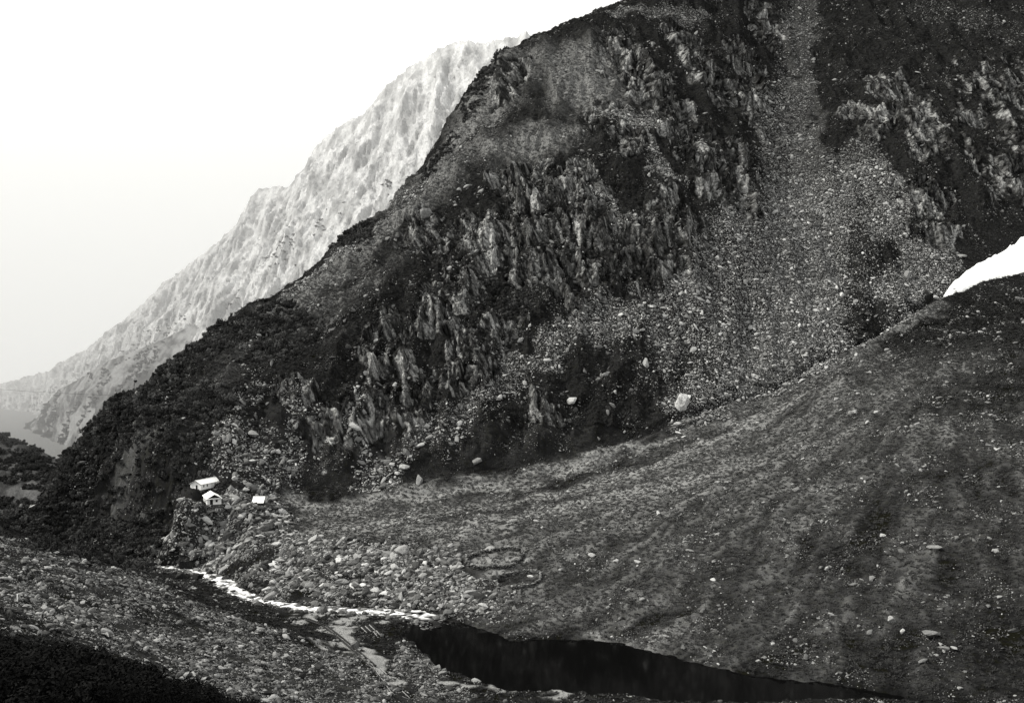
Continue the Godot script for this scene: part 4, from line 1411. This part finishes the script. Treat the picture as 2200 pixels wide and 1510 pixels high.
func make_snow() -> void:
	var low := [[2022, 645, 528], [2048, 641, 531], [2075, 618, 536], [2110, 602, 541], [2150, 595, 544], [2200, 582, 549], [2260, 560, 556]]
	var high := [[2026, 640, 532], [2052, 606, 543], [2085, 580, 550], [2130, 550, 557], [2170, 522, 564], [2200, 498, 570], [2260, 470, 580]]
	var nl := noise_of(88, 0.25, 3)
	var P := PackedVector3Array()
	var I := PackedInt32Array()
	var nu := 120
	var nv := 26
	for i in nu:
		var t := i / float(nu - 1) * 5.999
		var k := int(t)
		var a := at(low[k][0], low[k][1], low[k][2]).lerp(at(low[k + 1][0], low[k + 1][1], low[k + 1][2]), t - k)
		var b := at(high[k][0], high[k][1], high[k][2]).lerp(at(high[k + 1][0], high[k + 1][1], high[k + 1][2]), t - k)
		for j in nv:
			var v := j / float(nv - 1)
			var e := nl.get_noise_2d(i * 0.35, j * 0.5)
			var p := a.lerp(b, v + e * 0.03)
			var g := 0.0
			for q in [Vector2(0, 0), Vector2(5, 0), Vector2(-5, 0), Vector2(0, 5), Vector2(0, -5)]: g += surface_at(p.x + q.x, q.y - p.z).y * 0.2
			var edge := smoothstep(0.0, 0.12, minf(v, 1.0 - v) + e * 0.06) * smoothstep(0.0, 0.05, i / float(nu) + e * 0.03)
			P.append(Vector3(p.x, lerpf(g - 0.5, g + 1.2, edge), p.z))
	for i in nu - 1:
		for j in nv - 1:
			var o := i * nv + j
			I.append_array([o, o + 1, o + nv, o + 1, o + nv + 1, o + nv])
	var arr := []
	arr.resize(Mesh.ARRAY_MAX)
	arr[Mesh.ARRAY_VERTEX] = P
	arr[Mesh.ARRAY_INDEX] = I
	var am := ArrayMesh.new()
	am.add_surface_from_arrays(Mesh.PRIMITIVE_TRIANGLES, arr)
	var st := SurfaceTool.new()
	st.create_from(am, 0)
	st.generate_normals()
	tag(part("snow_patch", st.commit(), M.snow), "white snow patch lying in the gully at the right edge", "snow", "", "structure")

func make_foreground() -> void:
	# the thicket just below the camera, leaf colour blackened to stand for deep shade
	var meshes := []
	for k in 3: meshes.append(crown_mesh(840 + k, 2600, 0.045, 14, 0.8))
	rng.seed = 33
	var n := 0
	var out := [[], [], []]
	for k in 9000:
		var d := rng.randf_range(22.0, 125.0)
		var x := rng.randf_range(-0.60, -0.22) * d
		var p := surface_at(x, d)
		var top := 755.0 - (p.y + 1.8) / d * F
		var px := 1100.0 + x / d * F
		var rim := 1345.0 + maxf(0.0, px - 120.0) * 0.36 + 16.0 * sin(px * 0.045)
		if top < rim or px > 520: continue
		var s := rng.randf_range(1.0, 2.2)
		if 755.0 - (p.y + 1.5 * s) / d * F < rim: continue
		out[k % 3].append([Transform3D(Basis(Vector3.UP, rng.randf() * TAU).scaled(Vector3(s, s, s)), p - Vector3(0, 0.2, 0)), grey(rng.randf_range(0.005, 0.012))])
		n += 1
	var root := thing("thicket", Vector3.ZERO)
	tag(root, "thicket in the bottom left corner, its deep shade put into the colour", "thicket", "", "stuff")
	for k in 3: multi("foliage", meshes[k], M.leaves, out[k], root)
	print("thicket: ", n)

func order_labels() -> void:   # things that one description fits are told apart by their order in the picture
	var same := {}
	for o in get_children():
		if o is Node3D and o.has_meta("group"):
			var l: String = o.get_meta("label")
			if not same.has(l): same[l] = []
			same[l].append(o)
	var count := ["leftmost", "second from left", "third from left", "fourth from left", "fifth from left", "sixth from left", "seventh from left", "eighth from left", "ninth from left", "tenth from left", "eleventh from left", "twelfth from left", "thirteenth from left", "fourteenth from left", "fifteenth from left", "sixteenth from left"]
	for l in same:
		var list: Array = same[l]
		if list.size() < 2: continue
		list.sort_custom(func(a, b): return a.position.x / a.position.z > b.position.x / b.position.z)
		for k in mini(list.size(), count.size()):
			list[k].set_meta("label", "%s, %s" % [l, count[k]])
		for k in range(count.size(), list.size()):
			list[k].set_meta("label", "%s, %s" % [l, ["rightmost", "second from right", "third from right", "fourth from right", "fifth from right", "sixth from right", "seventh from right", "eighth from right"][mini(7, list.size() - 1 - k)]])
